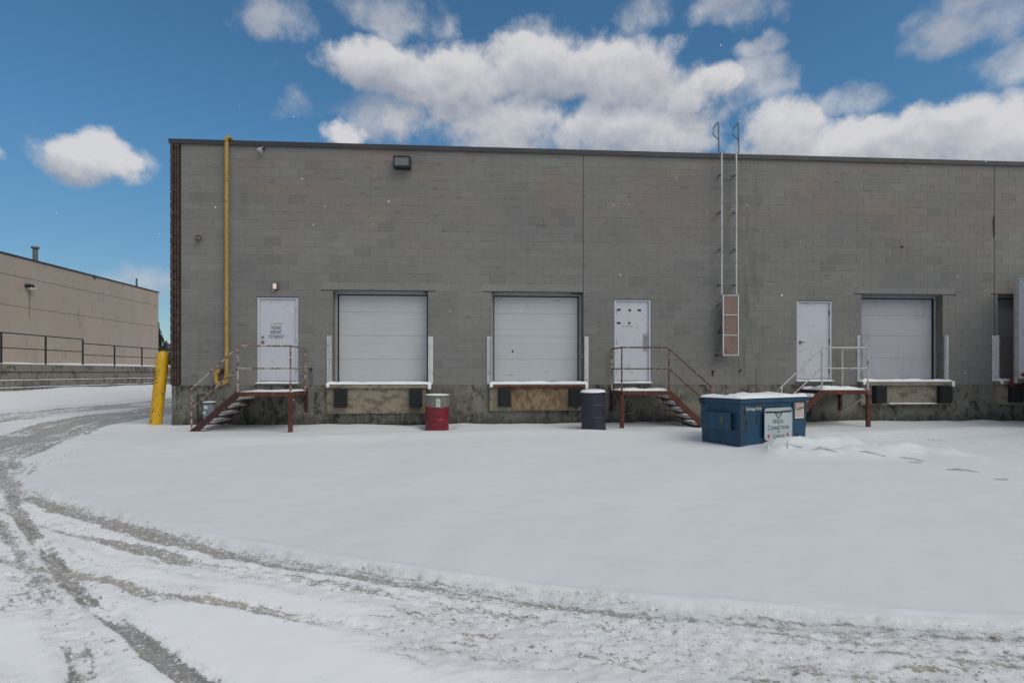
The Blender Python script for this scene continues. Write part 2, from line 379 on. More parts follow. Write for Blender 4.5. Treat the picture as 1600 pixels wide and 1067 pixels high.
# ------------------------------------------------------------------ mesh builder
class MB:
    def __init__(s):
        s.v, s.f = [], []

    def add(s, vs, fs):
        o = len(s.v)
        s.v += [tuple(v) for v in vs]
        s.f += [tuple(i + o for i in f) for f in fs]
        return s

    def box(s, x0, x1, y0, y1, z0, z1, M=None):
        vs = [(x, y, z) for x in (x0, x1) for y in (y0, y1) for z in (z0, z1)]
        if M is not None:
            vs = [M @ Vector(v) for v in vs]
        return s.add(vs, [(0, 1, 3, 2), (4, 6, 7, 5), (0, 4, 5, 1), (2, 3, 7, 6), (0, 2, 6, 4), (1, 5, 7, 3)])

    def cham(s, x0, x1, y0, y1, z0, z1, c=0.006):
        """box whose front (-y) edges are chamfered"""
        a = [(x0, y1, z0), (x1, y1, z0), (x1, y1, z1), (x0, y1, z1)]
        b = [(x0, y0 + c, z0), (x1, y0 + c, z0), (x1, y0 + c, z1), (x0, y0 + c, z1)]
        d = [(x0 + c, y0, z0 + c), (x1 - c, y0, z0 + c), (x1 - c, y0, z1 - c), (x0 + c, y0, z1 - c)]
        fs = [(8, 9, 10, 11)]
        for i in range(4):
            j = (i + 1) % 4
            fs += [(4 + i, 4 + j, 8 + j, 8 + i), (i, j, 4 + j, 4 + i)]
        return s.add(a + b + d, fs)

    def bbox(s, x0, x1, y0, y1, z0, z1, b=0.01, M=None):
        """box with bevelled edges all round"""
        vs, idx = [], {}
        for ix, x in enumerate((x0, x1)):
            for iy, y in enumerate((y0, y1)):
                for iz, z in enumerate((z0, z1)):
                    sx, sy, sz = (1 if ix == 0 else -1), (1 if iy == 0 else -1), (1 if iz == 0 else -1)
                    for ax in range(3):
                        p = [x + sx * b, y + sy * b, z + sz * b]
                        p[ax] = (x, y, z)[ax]
                        idx[(ix, iy, iz, ax)] = len(vs)
                        vs.append(Vector(p))
        fs = []
        for ax in range(3):
            o = [a for a in range(3) if a != ax]
            for side in (0, 1):
                q = []
                for (i, j) in ((0, 0), (1, 0), (1, 1), (0, 1)):
                    k = [0, 0, 0]
                    k[ax] = side; k[o[0]] = i; k[o[1]] = j
                    q.append(idx[(*k, ax)])
                fs.append(tuple(q))
        for ax in range(3):
            o = [a for a in range(3) if a != ax]
            for i in (0, 1):
                for j in (0, 1):
                    k0, k1 = [0, 0, 0], [0, 0, 0]
                    k0[ax], k1[ax] = 0, 1
                    k0[o[0]] = k1[o[0]] = i
                    k0[o[1]] = k1[o[1]] = j
                    fs.append((idx[(*k0, o[0])], idx[(*k1, o[0])], idx[(*k1, o[1])], idx[(*k0, o[1])]))
        for ix in (0, 1):
            for iy in (0, 1):
                for iz in (0, 1):
                    fs.append((idx[(ix, iy, iz, 0)], idx[(ix, iy, iz, 1)], idx[(ix, iy, iz, 2)]))
        if M is not None:
            vs = [M @ v for v in vs]
        return s.add(vs, fs)

    def tube(s, pts, r, n=10, cap=True):
        pts = [Vector(p) for p in pts]
        rs = r if isinstance(r, (list, tuple)) else [r] * len(pts)
        o = len(s.v)
        d0 = (pts[1] - pts[0]).normalized()
        ref = Vector((0, 0, 1)) if abs(d0.z) < 0.9 else Vector((0, 1, 0))
        for i, p in enumerate(pts):
            a = pts[max(i - 1, 0)]
            b = pts[min(i + 1, len(pts) - 1)]
            d = (b - a).normalized()
            u = d.cross(ref)
            if u.length < 1e-4:
                u = d.cross(Vector((1, 0, 0)))
            u.normalize()
            v = d.cross(u)
            for k in range(n):
                t = 2 * math.pi * k / n
                s.v.append(tuple(p + (u * math.cos(t) + v * math.sin(t)) * rs[i]))
        for i in range(len(pts) - 1):
            for k in range(n):
                k2 = (k + 1) % n
                s.f.append((o + i * n + k, o + i * n + k2, o + (i + 1) * n + k2, o + (i + 1) * n + k))
        if cap:
            s.f.append(tuple(o + k for k in range(n)))
            s.f.append(tuple(o + (len(pts) - 1) * n + k for k in range(n)))
        return s

    def lathe(s, prof, cx, cy, n=28, M=None):
        o = len(s.v)
        for r, z in prof:
            for k in range(n):
                t = 2 * math.pi * k / n
                v = Vector((cx + r * math.cos(t), cy + r * math.sin(t), z))
                s.v.append(tuple(M @ v if M is not None else v))
        for i in range(len(prof) - 1):
            for k in range(n):
                k2 = (k + 1) % n
                s.f.append((o + i * n + k, o + i * n + k2, o + (i + 1) * n + k2, o + (i + 1) * n + k))
        s.f.append(tuple(o + k for k in range(n)))
        s.f.append(tuple(o + (len(prof) - 1) * n + k for k in range(n)))
        return s

    def beam(s, a, b, wd, ht, up=(0, 0, 1)):
        """rectangular bar from a to b: wd across, ht along up"""
        a, b = Vector(a), Vector(b)
        d = (b - a)
        L = d.length
        d.normalize()
        side = d.cross(Vector(up)).normalized()
        u2 = side.cross(d)
        M = Matrix((side, d, u2)).transposed().to_4x4()
        M.translation = a
        return s.box(-wd / 2, wd / 2, 0, L, -ht / 2, ht / 2, M)

    def ball(s, c, r, n=8, sq=(1, 1, 1), jit=0.0):
        o = len(s.v)
        rings = max(4, n // 2)
        for i in range(rings + 1):
            ph = math.pi * i / rings
            for k in range(n):
                t = 2 * math.pi * k / n
                j = 1 + random.uniform(-jit, jit)
                s.v.append((c[0] + r * sq[0] * j * math.sin(ph) * math.cos(t), c[1] + r * sq[1] * j * math.sin(ph) * math.sin(t), c[2] + r * sq[2] * j * math.cos(ph)))
        for i in range(rings):
            for k in range(n):
                k2 = (k + 1) % n
                s.f.append((o + i * n + k, o + i * n + k2, o + (i + 1) * n + k2, o + (i + 1) * n + k))
        return s

    def mesh(s, name, m, smooth=False):
        me = bpy.data.meshes.new(name)
        me.from_pydata(s.v, [], s.f)
        me.materials.append(m)
        import bmesh
        bm = bmesh.new()
        bm.from_mesh(me)
        bmesh.ops.recalc_face_normals(bm, faces=bm.faces)
        bm.to_mesh(me)
        bm.free()
        if smooth:
            for p in me.polygons:
                p.use_smooth = True
            try:
                me.set_sharp_from_angle(angle=R(40))
            except Exception:
                pass
        me.update()
        return me

    def build(s, name, m, parent=None, smooth=False, kind=None):
        o = bpy.data.objects.new(name, s.mesh(name, m, smooth))
        COL.objects.link(o)
        if parent:
            o.parent = parent
            o.matrix_parent_inverse = Matrix.Translation(parent.matrix_world.translation).inverted() if not parent.parent else Matrix()
        if kind:
            o['kind'] = kind
        return o


def tag(o, label=None, cat=None, group=None, kind=None):
    for k, v in (('label', label), ('category', cat), ('group', group), ('kind', kind)):
        if v:
            o[k] = v
    return o


def thing(name, label, cat, loc=(0, 0, 0), group=None):
    o = bpy.data.objects.new(name, None)
    o.empty_display_size = 0.2
    COL.objects.link(o)
    o.location = loc
    o.matrix_world = Matrix.Translation(loc)
    return tag(o, label, cat, group)


def text_mesh(name, s, size, m, parent, M, cond=1.0, extrude=0.001, bold=0.0, align='CENTER'):
    cu = bpy.data.curves.new('lettering', 'FONT')
    cu.body = s
    cu.size = size
    cu.align_x = align
    cu.extrude = extrude
    cu.offset = bold
    tmp = bpy.data.objects.new('tmp', cu)
    COL.objects.link(tmp)
    bpy.context.view_layer.update()
    me = bpy.data.meshes.new_from_object(tmp.evaluated_get(bpy.context.evaluated_depsgraph_get()))
    bpy.data.objects.remove(tmp)
    bpy.data.curves.remove(cu)
    me.transform(M @ Matrix.Diagonal((cond, 1, 1, 1)))
    me.materials.clear()
    me.materials.append(m)
    o = bpy.data.objects.new(name, me)
    COL.objects.link(o)
    if parent:
        o.parent = parent
        if not parent.parent:
            o.matrix_parent_inverse = Matrix.Translation(parent.matrix_world.translation).inverted()
    return o


FACE = Matrix(((1, 0, 0, 0), (0, 0, -1, 0), (0, 1, 0, 0), (0, 0, 0, 1)))   # xy text -> facing -Y


def snow_slab(mb, x0, x1, y0, y1, z, h, n=14, m=6, amp=0.5, seed=0, M=None, edge=0.06):
    """soft-topped snow cover over a rectangle"""
    L = []
    for i in range(n + 1):
        for j in range(m + 1):
            u, v = i / n, j / m
            x, y = x0 + (x1 - x0) * u, y0 + (y1 - y0) * v
            ed = min(u * (x1 - x0), (1 - u) * (x1 - x0), v * (y1 - y0), (1 - v) * (y1 - y0))
            k = min(1, ed / edge)
            k = math.sqrt(max(0.0, 1 - (1 - k) ** 2))
            nn = mnoise.noise(Vector((x * 2.3 + seed * 3.1, y * 2.3, seed))) + 0.4 * mnoise.noise(Vector((x * 7 + seed, y * 7, seed)))
            hh = h * (1 + amp * nn) * k
            L.append(Vector((x, y, z + max(0.002, hh))))
    base = len(L)
    fs = []
    for i in range(n):
        for j in range(m):
            a = i * (m + 1) + j
            fs.append((a, a + m + 1, a + m + 2, a + 1))
    ring = [i * (m + 1) for i in range(n + 1)] + [n * (m + 1) + j for j in range(1, m + 1)] + \
           [i * (m + 1) + m for i in range(n - 1, -1, -1)] + [j for j in range(m - 1, 0, -1)]
    for r in ring:
        p = L[r]
        L.append(Vector((p.x, p.y, z - 0.004)))
    k = len(ring)
    for i in range(k):
        fs.append((ring[i], ring[(i + 1) % k], base + (i + 1) % k, base + i))
    if M is not None:
        L = [M @ p for p in L]
    mb.add(L, fs)
    return mb


# ------------------------------------------------------------------ ground
def vnoise(x, y, seed=0):
    xi, yi = np.floor(x).astype(np.int64), np.floor(y).astype(np.int64)
    fx, fy = x - xi, y - yi
    fx, fy = fx * fx * (3 - 2 * fx), fy * fy * (3 - 2 * fy)

    def h(a, b):
        n = (a * 374761393 + b * 668265263 + seed * 982451653) & 0xffffffff
        n = ((n ^ (n >> 13)) * 1274126177) & 0xffffffff
        return ((n ^ (n >> 16)) & 0xffff) / 65535.0
    return (h(xi, yi) * (1 - fx) + h(xi + 1, yi) * fx) * (1 - fy) + (h(xi, yi + 1) * (1 - fx) + h(xi + 1, yi + 1) * fx) * fy


def fbm(x, y, o=4, seed=0):
    t, a, s = 0, 0.5, 0
    for i in range(o):
        t = t + a * vnoise(x * 2 ** i, y * 2 ** i, seed + i)
        s += a
        a *= 0.55
    return t / s - 0.5


# wheel tracks: points, half width, darkness, churn, warmth, depth
TRACKS = [
    ([(-3.6, -7), (-3.9, -3), (-3.94, 0.06), (-4.04, 1.38), (-4.13, 3.04), (-4.03, 4.84), (-4.07, 7.63), (-4.1, 14), (-4.1, 40)], 0.60, 0.80, 0.4, 0.35, 0.03),
    ([(-0.9, -6.9), (-0.7, -5.6), (-1.15, -3.24), (-1.6, -2.05), (-2.09, -0.67), (-2.53, 1.24), (-2.68, 2.87), (-2.83, 5.26), (-2.9, 14), (-2.9, 40)], 0.80, 1.0, 0.5, 0.2, 0.04),
    ([(1.0, -6.2), (0.08, -5.02), (-0.13, -4.45), (-0.51, -3.45), (-1.1, -1.97), (-1.72, -0.02), (-1.99, 1.68), (-2.1, 5)], 0.30, 0.85, 0.7, 0.1, 0.03),
    ([(1.6, -6.75), (1.36, -6.19), (0.94, -5.45), (0.49, -4.42), (0.1, -3.3)], 0.20, 0.50, 0.5, 0.0, 0.015),
    ([(-1.5, -4.8), (0.2, -5.9), (1.26, -6.51), (2.0, -7.18), (2.62, -7.75), (3.15, -8.14), (3.73, -8.57), (4.18, -8.95), (4.77, -9.35), (5.3, -9.64), (5.77, -9.91), (6.19, -10.14), (6.66, -10.36), (7.08, -10.56), (7.47, -10.69), (7.84, -10.82), (8.17, -10.93), (8.78, -11.10), (9.5, -11.26), (10.6, -11.46), (14, -12)], 0.150, 0.86, 1.0, 0.55, 0.04),
    ([(-1.0, -5.6), (1.0, -7.0), (2.46, -8.04), (3.47, -8.82), (4.2, -9.33), (4.87, -9.7), (5.22, -9.94), (5.59, -10.1), (6.03, -10.33), (6.6, -10.6), (6.91, -10.77), (7.19, -10.88), (7.45, -10.96), (7.95, -11.14), (8.38, -11.35), (8.91, -11.54), (9.62, -11.79), (12, -12.3)], 0.095, 0.84, 0.7, 0.75, 0.03),
    ([(2.6, -9.2), (3.9, -9.85), (4.16, -10.01), (4.64, -10.19), (5.06, -10.4), (5.35, -10.6), (5.86, -10.76), (6.16, -10.9), (6.44, -11.05), (6.81, -11.17), (7.07, -11.24), (7.38, -11.32), (7.66, -11.38), (7.9, -11.43), (8.3, -11.53), (8.84, -11.66), (9.54, -11.87)], 0.06, 0.72, 0.8, 1.0, 0.02),
    ([(0.9, -6.1), (1.52, -6.75), (2.63, -8.05), (3.65, -9.21), (4.05, -9.65), (4.61, -10.25), (5.01, -10.65), (5.28, -10.89), (5.52, -11.1), (5.74, -11.31), (5.92, -11.47), (6.14, -11.65), (6.6, -12.1)], 0.065, 1.25, 0.4, 0.0, 0.025),
    ([(2.6, -8.4), (3.43, -9.25), (3.99, -9.85), (4.38, -10.23), (4.7, -10.55), (5.11, -10.97), (5.42, -11.3), (5.9, -11.9), (6.3, -12.6)], 0.11, 0.55, 0.8, 0.1, 0.012),
    ([(15.5, -3.6), (16.89, -3.2), (18.11, -2.79), (19.73, -2.08), (24, -0.9)], 0.5, 0.25, 0.4, 0.0, 0.02),
    ([(16.1, -3.6), (16.52, -4.04), (16.9, -4.4), (17.8, -4.9), (20, -5.6)], 0.09, 0.85, 0.4, 0.0, 0.02),
    # broad churned belts, hardly dark
    ([(-1, -5.6), (1.8, -7.4), (3.5, -8.9), (5.4, -10.0), (7.2, -10.80), (9, -11.42), (12, -12.0)], 0.26, 0.30, 0.8, 0.7, 0.02),
    ([(7.2, -11.1), (8.2, -11.3), (9.0, -11.50), (10, -11.8)], 0.42, 0.45, 1.3, 0.9, 0.015),
    ([(1.6, -7.2), (2.9, -8.6), (3.8, -9.7), (4.6, -10.5)], 0.38, 0.52, 0.85, 0.15, 0.01),
    ([(-7.1, -3), (-7.2, 4), (-7.3, 14)], 0.7, 0.12, 0.6, 0.3, 0.0),
    ([(3.4, -9.7), (4.2, -10.05), (5.0, -10.45), (5.6, -10.68)], 0.12, 0.30, 0.8, 0.8, 0.0),
    ([(4.0, -11.3), (5.0, -11.65), (5.6, -12.0)], 0.22, 0.12, 0.8, 0.8, 0.0),
]
PILE = [(11.81, -5.2), (12.27, -4.95), (12.65, -4.95), (12.82, -5.48), (12.96, -6.03)]


def polydist(X, Y, pts):
    best = np.full(X.shape, 1e9)
    al = np.zeros(X.shape)
    sg = np.zeros(X.shape)
    acc = 0.0
    for (x0, y0), (x1, y1) in zip(pts[:-1], pts[1:]):
        dx, dy = x1 - x0, y1 - y0
        L = math.hypot(dx, dy)
        t = np.clip(((X - x0) * dx + (Y - y0) * dy) / (L * L), 0, 1)
        ex, ey = X - (x0 + t * dx), Y - (y0 + t * dy)
        d = np.sqrt(ex * ex + ey * ey)
        m = d < best
        best = np.where(m, d, best)
        al = np.where(m, acc + t * L, al)
        sg = np.where(m, np.sign(dx * ey - dy * ex), sg)
        acc += L
    return best, al, sg


def sstep(a, b, x):
    t = np.clip((x - a) / (b - a), 0, 1)
    return t * t * (3 - 2 * t)


def terrain(X, Y, detail=True):
    X = np.asarray(X, float)
    Y = np.asarray(Y, float)
    z = 0.65 * sstep(-1.0, -8.5, X) if False else 0.65 * (1 - sstep(-8.5, -1.0, X))
    z = z + 0.05 * fbm(X * 0.35 + 5, Y * 0.5 + 3, 3, 3) - 0.05 * sstep(-1.0, -3.0, -(-Y)) * 0
    # a low soft crest a couple of metres off the wall, drifted foot at the wall
    z = z + 0.075 * np.exp(-((Y + 2.7 + 0.35 * np.sin(X * 0.55)) / 0.5) ** 2) * sstep(1.0, 3.0, X) - 0.04 * (1 - sstep(-5.0, -2.9, Y)) - 0.03 * np.exp(-((Y + 1.2) / 0.7) ** 2)
    z = z + 0.05 * np.exp(-((Y + 0.05) / 0.25) ** 2) * (fbm(X * 1.3, Y * 0 + 2, 3, 9) + 0.25)
    for bx, by, r, d in ((6.37, -0.53, 0.42, 0.13), (10.03, -1.13, 0.4, 0.04)):
        z = z - d * np.exp(-(((X - bx) / r) ** 2 + ((Y - by) / r) ** 2) ** 1.5)
    # pile pushed against the dumpster
    d, _, _ = polydist(X, Y, [(12.55, -4.72), (12.95, -4.52), (13.5, -4.35), (13.9, -4.4)])
    z = z + 0.20 * np.exp(-(d / 0.32) ** 2) * (1 + 0.8 * fbm(X * 4, Y * 4, 3, 21))
    d, _, _ = polydist(X, Y, [(12.3, -5.2), (13.0, -5.4), (14.0, -5.2), (14.9, -5.3)])
    z = z + 0.12 * np.exp(-(d / 0.35) ** 2) * (1 + 1.2 * fbm(X * 3, Y * 3, 3, 25))
    d, _, _ = polydist(X, Y, [(14.3, -5.4), (14.6, -6.2), (14.9, -7.0), (15.4, -7.6)])
    z = z + 0.06 * np.exp(-(d / 0.3) ** 2) * (1 + 1.4 * fbm(X * 3, Y * 3, 3, 26))
    # low windrow below the retaining wall
    z = z + 0.10 * np.exp(-((X + 7.6) / 0.8) ** 2) * (0.6 + 1.5 * fbm(X * 1.6, Y * 1.1, 4, 31))
    if detail:
        z = z + 0.016 * fbm(X * 3, Y * 3, 3, 40) + 0.05 * fbm(X * 0.9, Y * 0.6, 3, 44)
    return z


def axis(segs):
    a = [segs[0][0]]
    for x0, x1, s in segs:
        n = max(1, int(round((x1 - x0) / s)))
        a += list(np.linspace(x0, x1, n + 1)[1:])
    return np.array(a)


xs = axis([(-400, -60, 60), (-60, -12, 4), (-12, -2, 0.13), (-2, 2, 0.07), (2, 12.5, 0.026), (12.5, 22, 0.07), (22, 60, 3), (60, 400, 60)])
ys = axis([(-60, -14, 5), (-14, -12.2, 0.08), (-12.2, -10.0, 0.0165), (-10.0, -8, 0.03), (-8, -4, 0.055), (-4, 1, 0.07), (1, 20, 0.25), (20, 80, 6), (80, 900, 80)])
GX, GY = np.meshgrid(xs, ys, indexing='ij')
slush = np.zeros(GX.shape)
churn = np.zeros(GX.shape)
warm = np.zeros(GX.shape)
TA = np.zeros(GX.shape)
TB = np.zeros(GX.shape)
dep = np.zeros(GX.shape)
bestw = np.full(GX.shape, 1e9)
jit = 0.42 * fbm(GX * 2.6, GY * 2.6, 5, 77) + 0.18 * fbm(GX * 11, GY * 11, 3, 78)
for ti, (pts, hw, dk, chn, wm, dp) in enumerate(TRACKS):
    d, al, sg = polydist(GX, GY, pts)
    q = (d + jit * min(hw, 0.4) * 1.3) / hw
    k = 1 - sstep(0.55, 1.15, q)
    patch = np.clip((0.95 if ti < 3 else 0.88) + (0.8 if ti < 3 else 1.7) * fbm(al * 1.1 + ti * 7, d * 3 + ti, 4, 50 + ti), 0.12, 1.1)
    thin = 1 - (0.40 * sstep(7.3, 8.5, GX) if ti in (4, 5) else 0)
    slush = np.maximum(slush, k * dk * patch * thin)
    churn = np.maximum(churn, chn * (1 - sstep(0.8, 1.6, q)))
    dep = np.maximum(dep, dp * (1 - sstep(0.6, 1.1, q)))
    warm = np.where(q < bestw, wm, warm)
    if ti < 11:
        TA = np.where(q < bestw, d * sg + ti * 3.0, TA)
        TB = np.where(q < bestw, al, TB)
        bestw = np.minimum(bestw, q)
d, al, sg = polydist(GX, GY, TRACKS[4][0])
fresh = sstep(0.105, 0.135, d * sg + 0.16 * fbm(GX * 3, GY * 3, 5, 90)) * sstep(1.2, 2.4, GX)
slush = slush * (1 - fresh * (GY < -5))
churn = churn * (1 - 0.93 * fresh * (GY < -5))
dep = dep * (1 - fresh * (GY < -5))
GZ = terrain(GX, GY)
rough = fbm(GX * 9, GY * 9, 4, 60)
rough2 = fbm(GX * 28, GY * 28, 3, 66)
# tyre lugs press small bars across the ruts
lug = np.sin(TB * 34 + 3 * np.sin(TA * 30)) * 0.5
GZ = GZ - dep + churn * (0.010 * rough + 0.024 * rough2) + slush * 0.020 * rough2 + slush * 0.002 * lug
# raised broken rim on the fresh side of the main track
d, al, sg = polydist(GX, GY, TRACKS[4][0])
GZ = GZ + 0.018 * np.exp(-((d * sg - 0.17) / 0.04) ** 2) * (0.3 + 2.6 * fbm(al * 3, d * 8, 3, 70))
# the untouched field stands a little above the driven belt
GZ = GZ + 0.006 * sstep(0.12, 0.20, d * sg) * np.exp(-np.maximum(d - 0.2, 0) / 1.8)

nx, ny = GX.shape
verts = np.stack([GX, GY, GZ], -1).reshape(-1, 3)
ii, jj = np.meshgrid(np.arange(nx - 1), np.arange(ny - 1), indexing='ij')
a = (ii * ny + jj).ravel()
quads = np.stack([a, a + ny, a + ny + 1, a + 1], -1)
gm = bpy.data.meshes.new('ground')
gm.vertices.add(len(verts))
gm.vertices.foreach_set('co', verts.ravel())
gm.loops.add(quads.size)
gm.loops.foreach_set('vertex_index', quads.ravel().astype(np.int32))
gm.polygons.add(len(quads))
gm.polygons.foreach_set('loop_start', np.arange(0, quads.size, 4, dtype=np.int32))
gm.polygons.foreach_set('loop_total', np.full(len(quads), 4, dtype=np.int32))
gm.polygons.foreach_set('use_smooth', np.ones(len(quads), dtype=bool))
gm.update()
dA, _, sA = polydist(GX, GY, TRACKS[4][0])
driven = (1 - sstep(-0.12, 0.0, dA * sA)) * (GY < -5.5) * sstep(0.0, 2.0, GX) * 0.8 + 0.5 * (GX < -4.8) * (GY > -8) + 0.25 * np.clip(churn, 0, 1) * (GX < 2)
for nm, arr in (('slush', slush), ('churn', churn), ('warm', warm), ('driven', np.clip(driven, 0, 1))):
    at = gm.attributes.new(nm, 'FLOAT', 'POINT')
    at.data.foreach_set('value', arr.ravel().astype(np.float32))
at = gm.attributes.new('track', 'FLOAT_VECTOR', 'POINT')
at.data.foreach_set('vector', np.stack([TA, TB, 0 * TA], -1).ravel().astype(np.float32))
gm.materials.append(M_GROUND)
ground = bpy.data.objects.new('ground', gm)
COL.objects.link(ground)
ground['kind'] = 'structure'


def gz(x, y):
    return float(terrain(np.array([x]), np.array([y]))[0])


# loose clods of snow and grit along the ruts
cl = MB()
cl2 = MB()
OCT = [(1, 0, 0), (-1, 0, 0), (0, 1, 0), (0, -1, 0), (0, 0, 1), (0, 0, -1)]
OCF = [(0, 2, 4), (2, 1, 4), (1, 3, 4), (3, 0, 4), (2, 0, 5), (1, 2, 5), (3, 1, 5), (0, 3, 5)]
cnt = 0
cx_, cy_ = [], []
nx_, ny_ = GX.shape
while cnt < 9000:
    pts, hw, dk, chn, wm, dp = TRACKS[random.choice((4, 4, 4, 5, 5, 5, 6, 6, 7, 8, 11, 11, 11, 11, 12, 12, 13, 13, 15, 3, 2))]
    k = random.randrange(len(pts) - 1)
    t = random.random()
    x = pts[k][0] + (pts[k + 1][0] - pts[k][0]) * t + random.gauss(0, hw * 0.75)
    y = pts[k][1] + (pts[k + 1][1] - pts[k][1]) * t + random.gauss(0, hw * 0.75)
    if not (-2 < x < 12 and -12.2 < y < -3):
        continue
    if fresh[min(nx_ - 1, int(np.searchsorted(xs, x))), min(ny_ - 1, int(np.searchsorted(ys, y)))] > 0.3 and random.random() < .93:
        continue
    cx_.append(x)
    cy_.append(y)
    cnt += 1
ix = np.clip(np.searchsorted(xs, np.array(cx_)), 0, nx - 1)
iy = np.clip(np.searchsorted(ys, np.array(cy_)), 0, ny - 1)
for n_, (x, y) in enumerate(zip(cx_, cy_)):
    z = GZ[ix[n_], iy[n_]]
    r = min(0.016, 0.0022 + random.expovariate(1 / 0.0024))
    (cl if random.random() < 0.45 else cl2).add([(x + v[0] * r * random.uniform(.6, 1.3), y + v[1] * r * random.uniform(.6, 1.3), z + v[2] * r * random.uniform(.3, .75)) for v in OCT], OCF)
tag(cl.build('snow_clods', M_CLODW), kind='stuff')
tag(cl2.build('gritty_clods', M_CLOD), kind='stuff')

# thin dark crust edges where the ploughed snow has curled, right of the dumpster
t_ = thing('snow_crust', 'broken dirty snow crust trailing from the dumpster to the right', 'snow crust', (13.5, -5.5, 0))
crusts = [((12.00, -5.25), (12.22, -4.85), .05), ((12.35, -5.15), (12.62, -5.22), .045), ((12.75, -5.28), (12.98, -5.2), .05), ((13.05, -5.2), (13.4, -5.05), .04), ((12.6, -5.5), (12.95, -5.55), .045),
          ((13.3, -5.45), (13.7, -5.75), .04), ((13.75, -5.2), (14.1, -5.1), .035), ((13.8, -5.75), (14.1, -6.0), .04), ((13.65, -6.05), (13.9, -6.2), .03), ((14.05, -5.6), (14.4, -5.7), .03),
          ((13.62, -6.9), (13.9, -7.05), .045), ((13.6, -7.55), (13.78, -7.6), .035), ((13.55, -7.95), (13.95, -8.2), .05), ((14.0, -8.3), (14.3, -8.15), .045), ((12.45, -4.98), (12.3, -5.32), .06)]
for n_, (p0, p1, h) in enumerate(crusts):
    mb = MB()
    P, rad = [], []
    N = 11
    for i in range(N):
        u = i / (N - 1)
        x = p0[0] + (p1[0] - p0[0]) * u + 0.03 * math.sin(5 * u + n_)
        y = p0[1] + (p1[1] - p0[1]) * u + 0.05 * math.sin(3.4 * u + n_ * 2)
        arch = math.sin(math.pi * u) ** 0.8
        P.append((x, y, gz(x, y) - .012 + h * .75 * arch))
        rad.append(.003 + .007 * arch * (0.8 + .3 * math.sin(u * 9 + n_)))
    mb.tube(P, rad, 6)
    mb.build('crust_edge', M_TARP if n_ % 3 else M_SNOW, t_, smooth=True)

# ------------------------------------------------------------------ warehouse
WH = thing('warehouse', 'long grey painted concrete block warehouse with loading docks', 'warehouse', (0, 0, 0))
OPEN = [(2.0, 2.97, 1.0, 3.12), (3.8, 6.12, 1.02, 3.30), (7.69, 10.0, 1.02, 3.30), (10.8, 11.74, 1.0, 3.14),
        (15.6, 16.55, 1.04, 3.15), (17.35, 19.6, 1.08, 3.33), (21.15, 23.4, 1.10, 3.36)]
ZF, ZT, XE = 0.97, 6.78, 27.0
CH = 0.2109


def subtract(rects, o):
    res = []
    for x0, x1, z0, z1 in rects:
        a0, a1, b0, b1 = max(x0, o[0]), min(x1, o[1]), max(z0, o[2]), min(z1, o[3])
        if a0 >= a1 - 1e-6 or b0 >= b1 - 1e-6:
            res.append((x0, x1, z0, z1))
            continue
        if b0 > z0: res.append((x0, x1, z0, b0))
        if b1 < z1: res.append((x0, x1, b1, z1))
        if a0 > x0: res.append((x0, a0, b0, b1))
        if a1 < x1: res.append((a1, x1, b0, b1))
    return res


full, odd = [], []
for s0, s1 in ((0.22, 9.994), (10.006, 21.044), (21.056, XE)):
    k = 0
    z = ZF
    while z < ZT - 0.02:
        z1 = min(z + CH, ZT)
        x = s0 - (0.195 if k % 2 else 0.0)
        while x < s1 - 0.01:
            x1 = min(x + 0.39, s1)
            xa = max(x, s0)
            if s1 - x1 < 0.03:
                x1 = s1
            rs = [(xa, x1, z, z1)]
            for o in OPEN:
                rs = subtract(rs, o)
            for r in rs:
                if r[1] - r[0] > 0.02 and r[3] - r[2] > 0.015:
                    isfull = len(rs) == 1 and abs(r[1] - r[0] - 0.39) < 1e-4 and abs(r[3] - r[2] - CH) < 1e-4
                    (full if isfull else odd).append(r)
            x = x1 if x1 == s1 else x + 0.39
        z = z1
        k += 1
full.sort(key=lambda r: (r[0] - 2.2) ** 2 * 0.35 + (r[2] - 2.0) ** 2)   # largest in view: left part of the wall
blk = MB().cham(-0.194, 0.194, 0.0, 0.028, -0.1044, 0.1044, 0.0028).mesh('block', M_BLOCK)


def tone_at(x, z):
    n = mnoise.noise(Vector((x * 0.8, 3.3, z * 1.3)))
    t = 0.5 + 0.35 * n + random.gauss(0, 0.09)
    if random.random() < 0.05:
        t -= 0.4
    if 3.28 < z + CH * 0.5 < 3.5 and any(o[0] - .5 < x < o[1] + .3 and o[3] > 3.2 for o in OPEN):
        t += 0.5
    return max(-0.25, min(1.25, t))


for r in full[:300]:
    o = bpy.data.objects.new('block', blk)
    o.location = ((r[0] + r[1]) / 2, random.uniform(-0.0012, 0.0012), (r[2] + r[3]) / 2)
    COL.objects.link(o)
    o.parent = WH
    o['tone'] = tone_at(r[0], r[2])
mb = MB()
tones = []
for r in full[300:] + odd:
    dy = random.uniform(-0.0012, 0.0012)
    mb.cham(r[0] + .001, r[1] - .001, dy, 0.028, r[2] + .001, r[3] - .001, 0.0028)
    tones += [tone_at(r[0], r[2])] * 9
me = bpy.data.meshes.new('wall_blocks')
me.from_pydata(mb.v, [], mb.f)
me.materials.append(M_BLOCK)
at = me.attributes.new('tone', 'FLOAT', 'FACE')
at.data.foreach_set('value', tones)
import bmesh
bm = bmesh.new(); bm.from_mesh(me); bmesh.ops.recalc_face_normals(bm, faces=bm.faces); bm.to_mesh(me); bm.free()
o = bpy.data.objects.new('wall_blocks', me)
COL.objects.link(o)
o.parent = WH
o['kind'] = 'stuff'

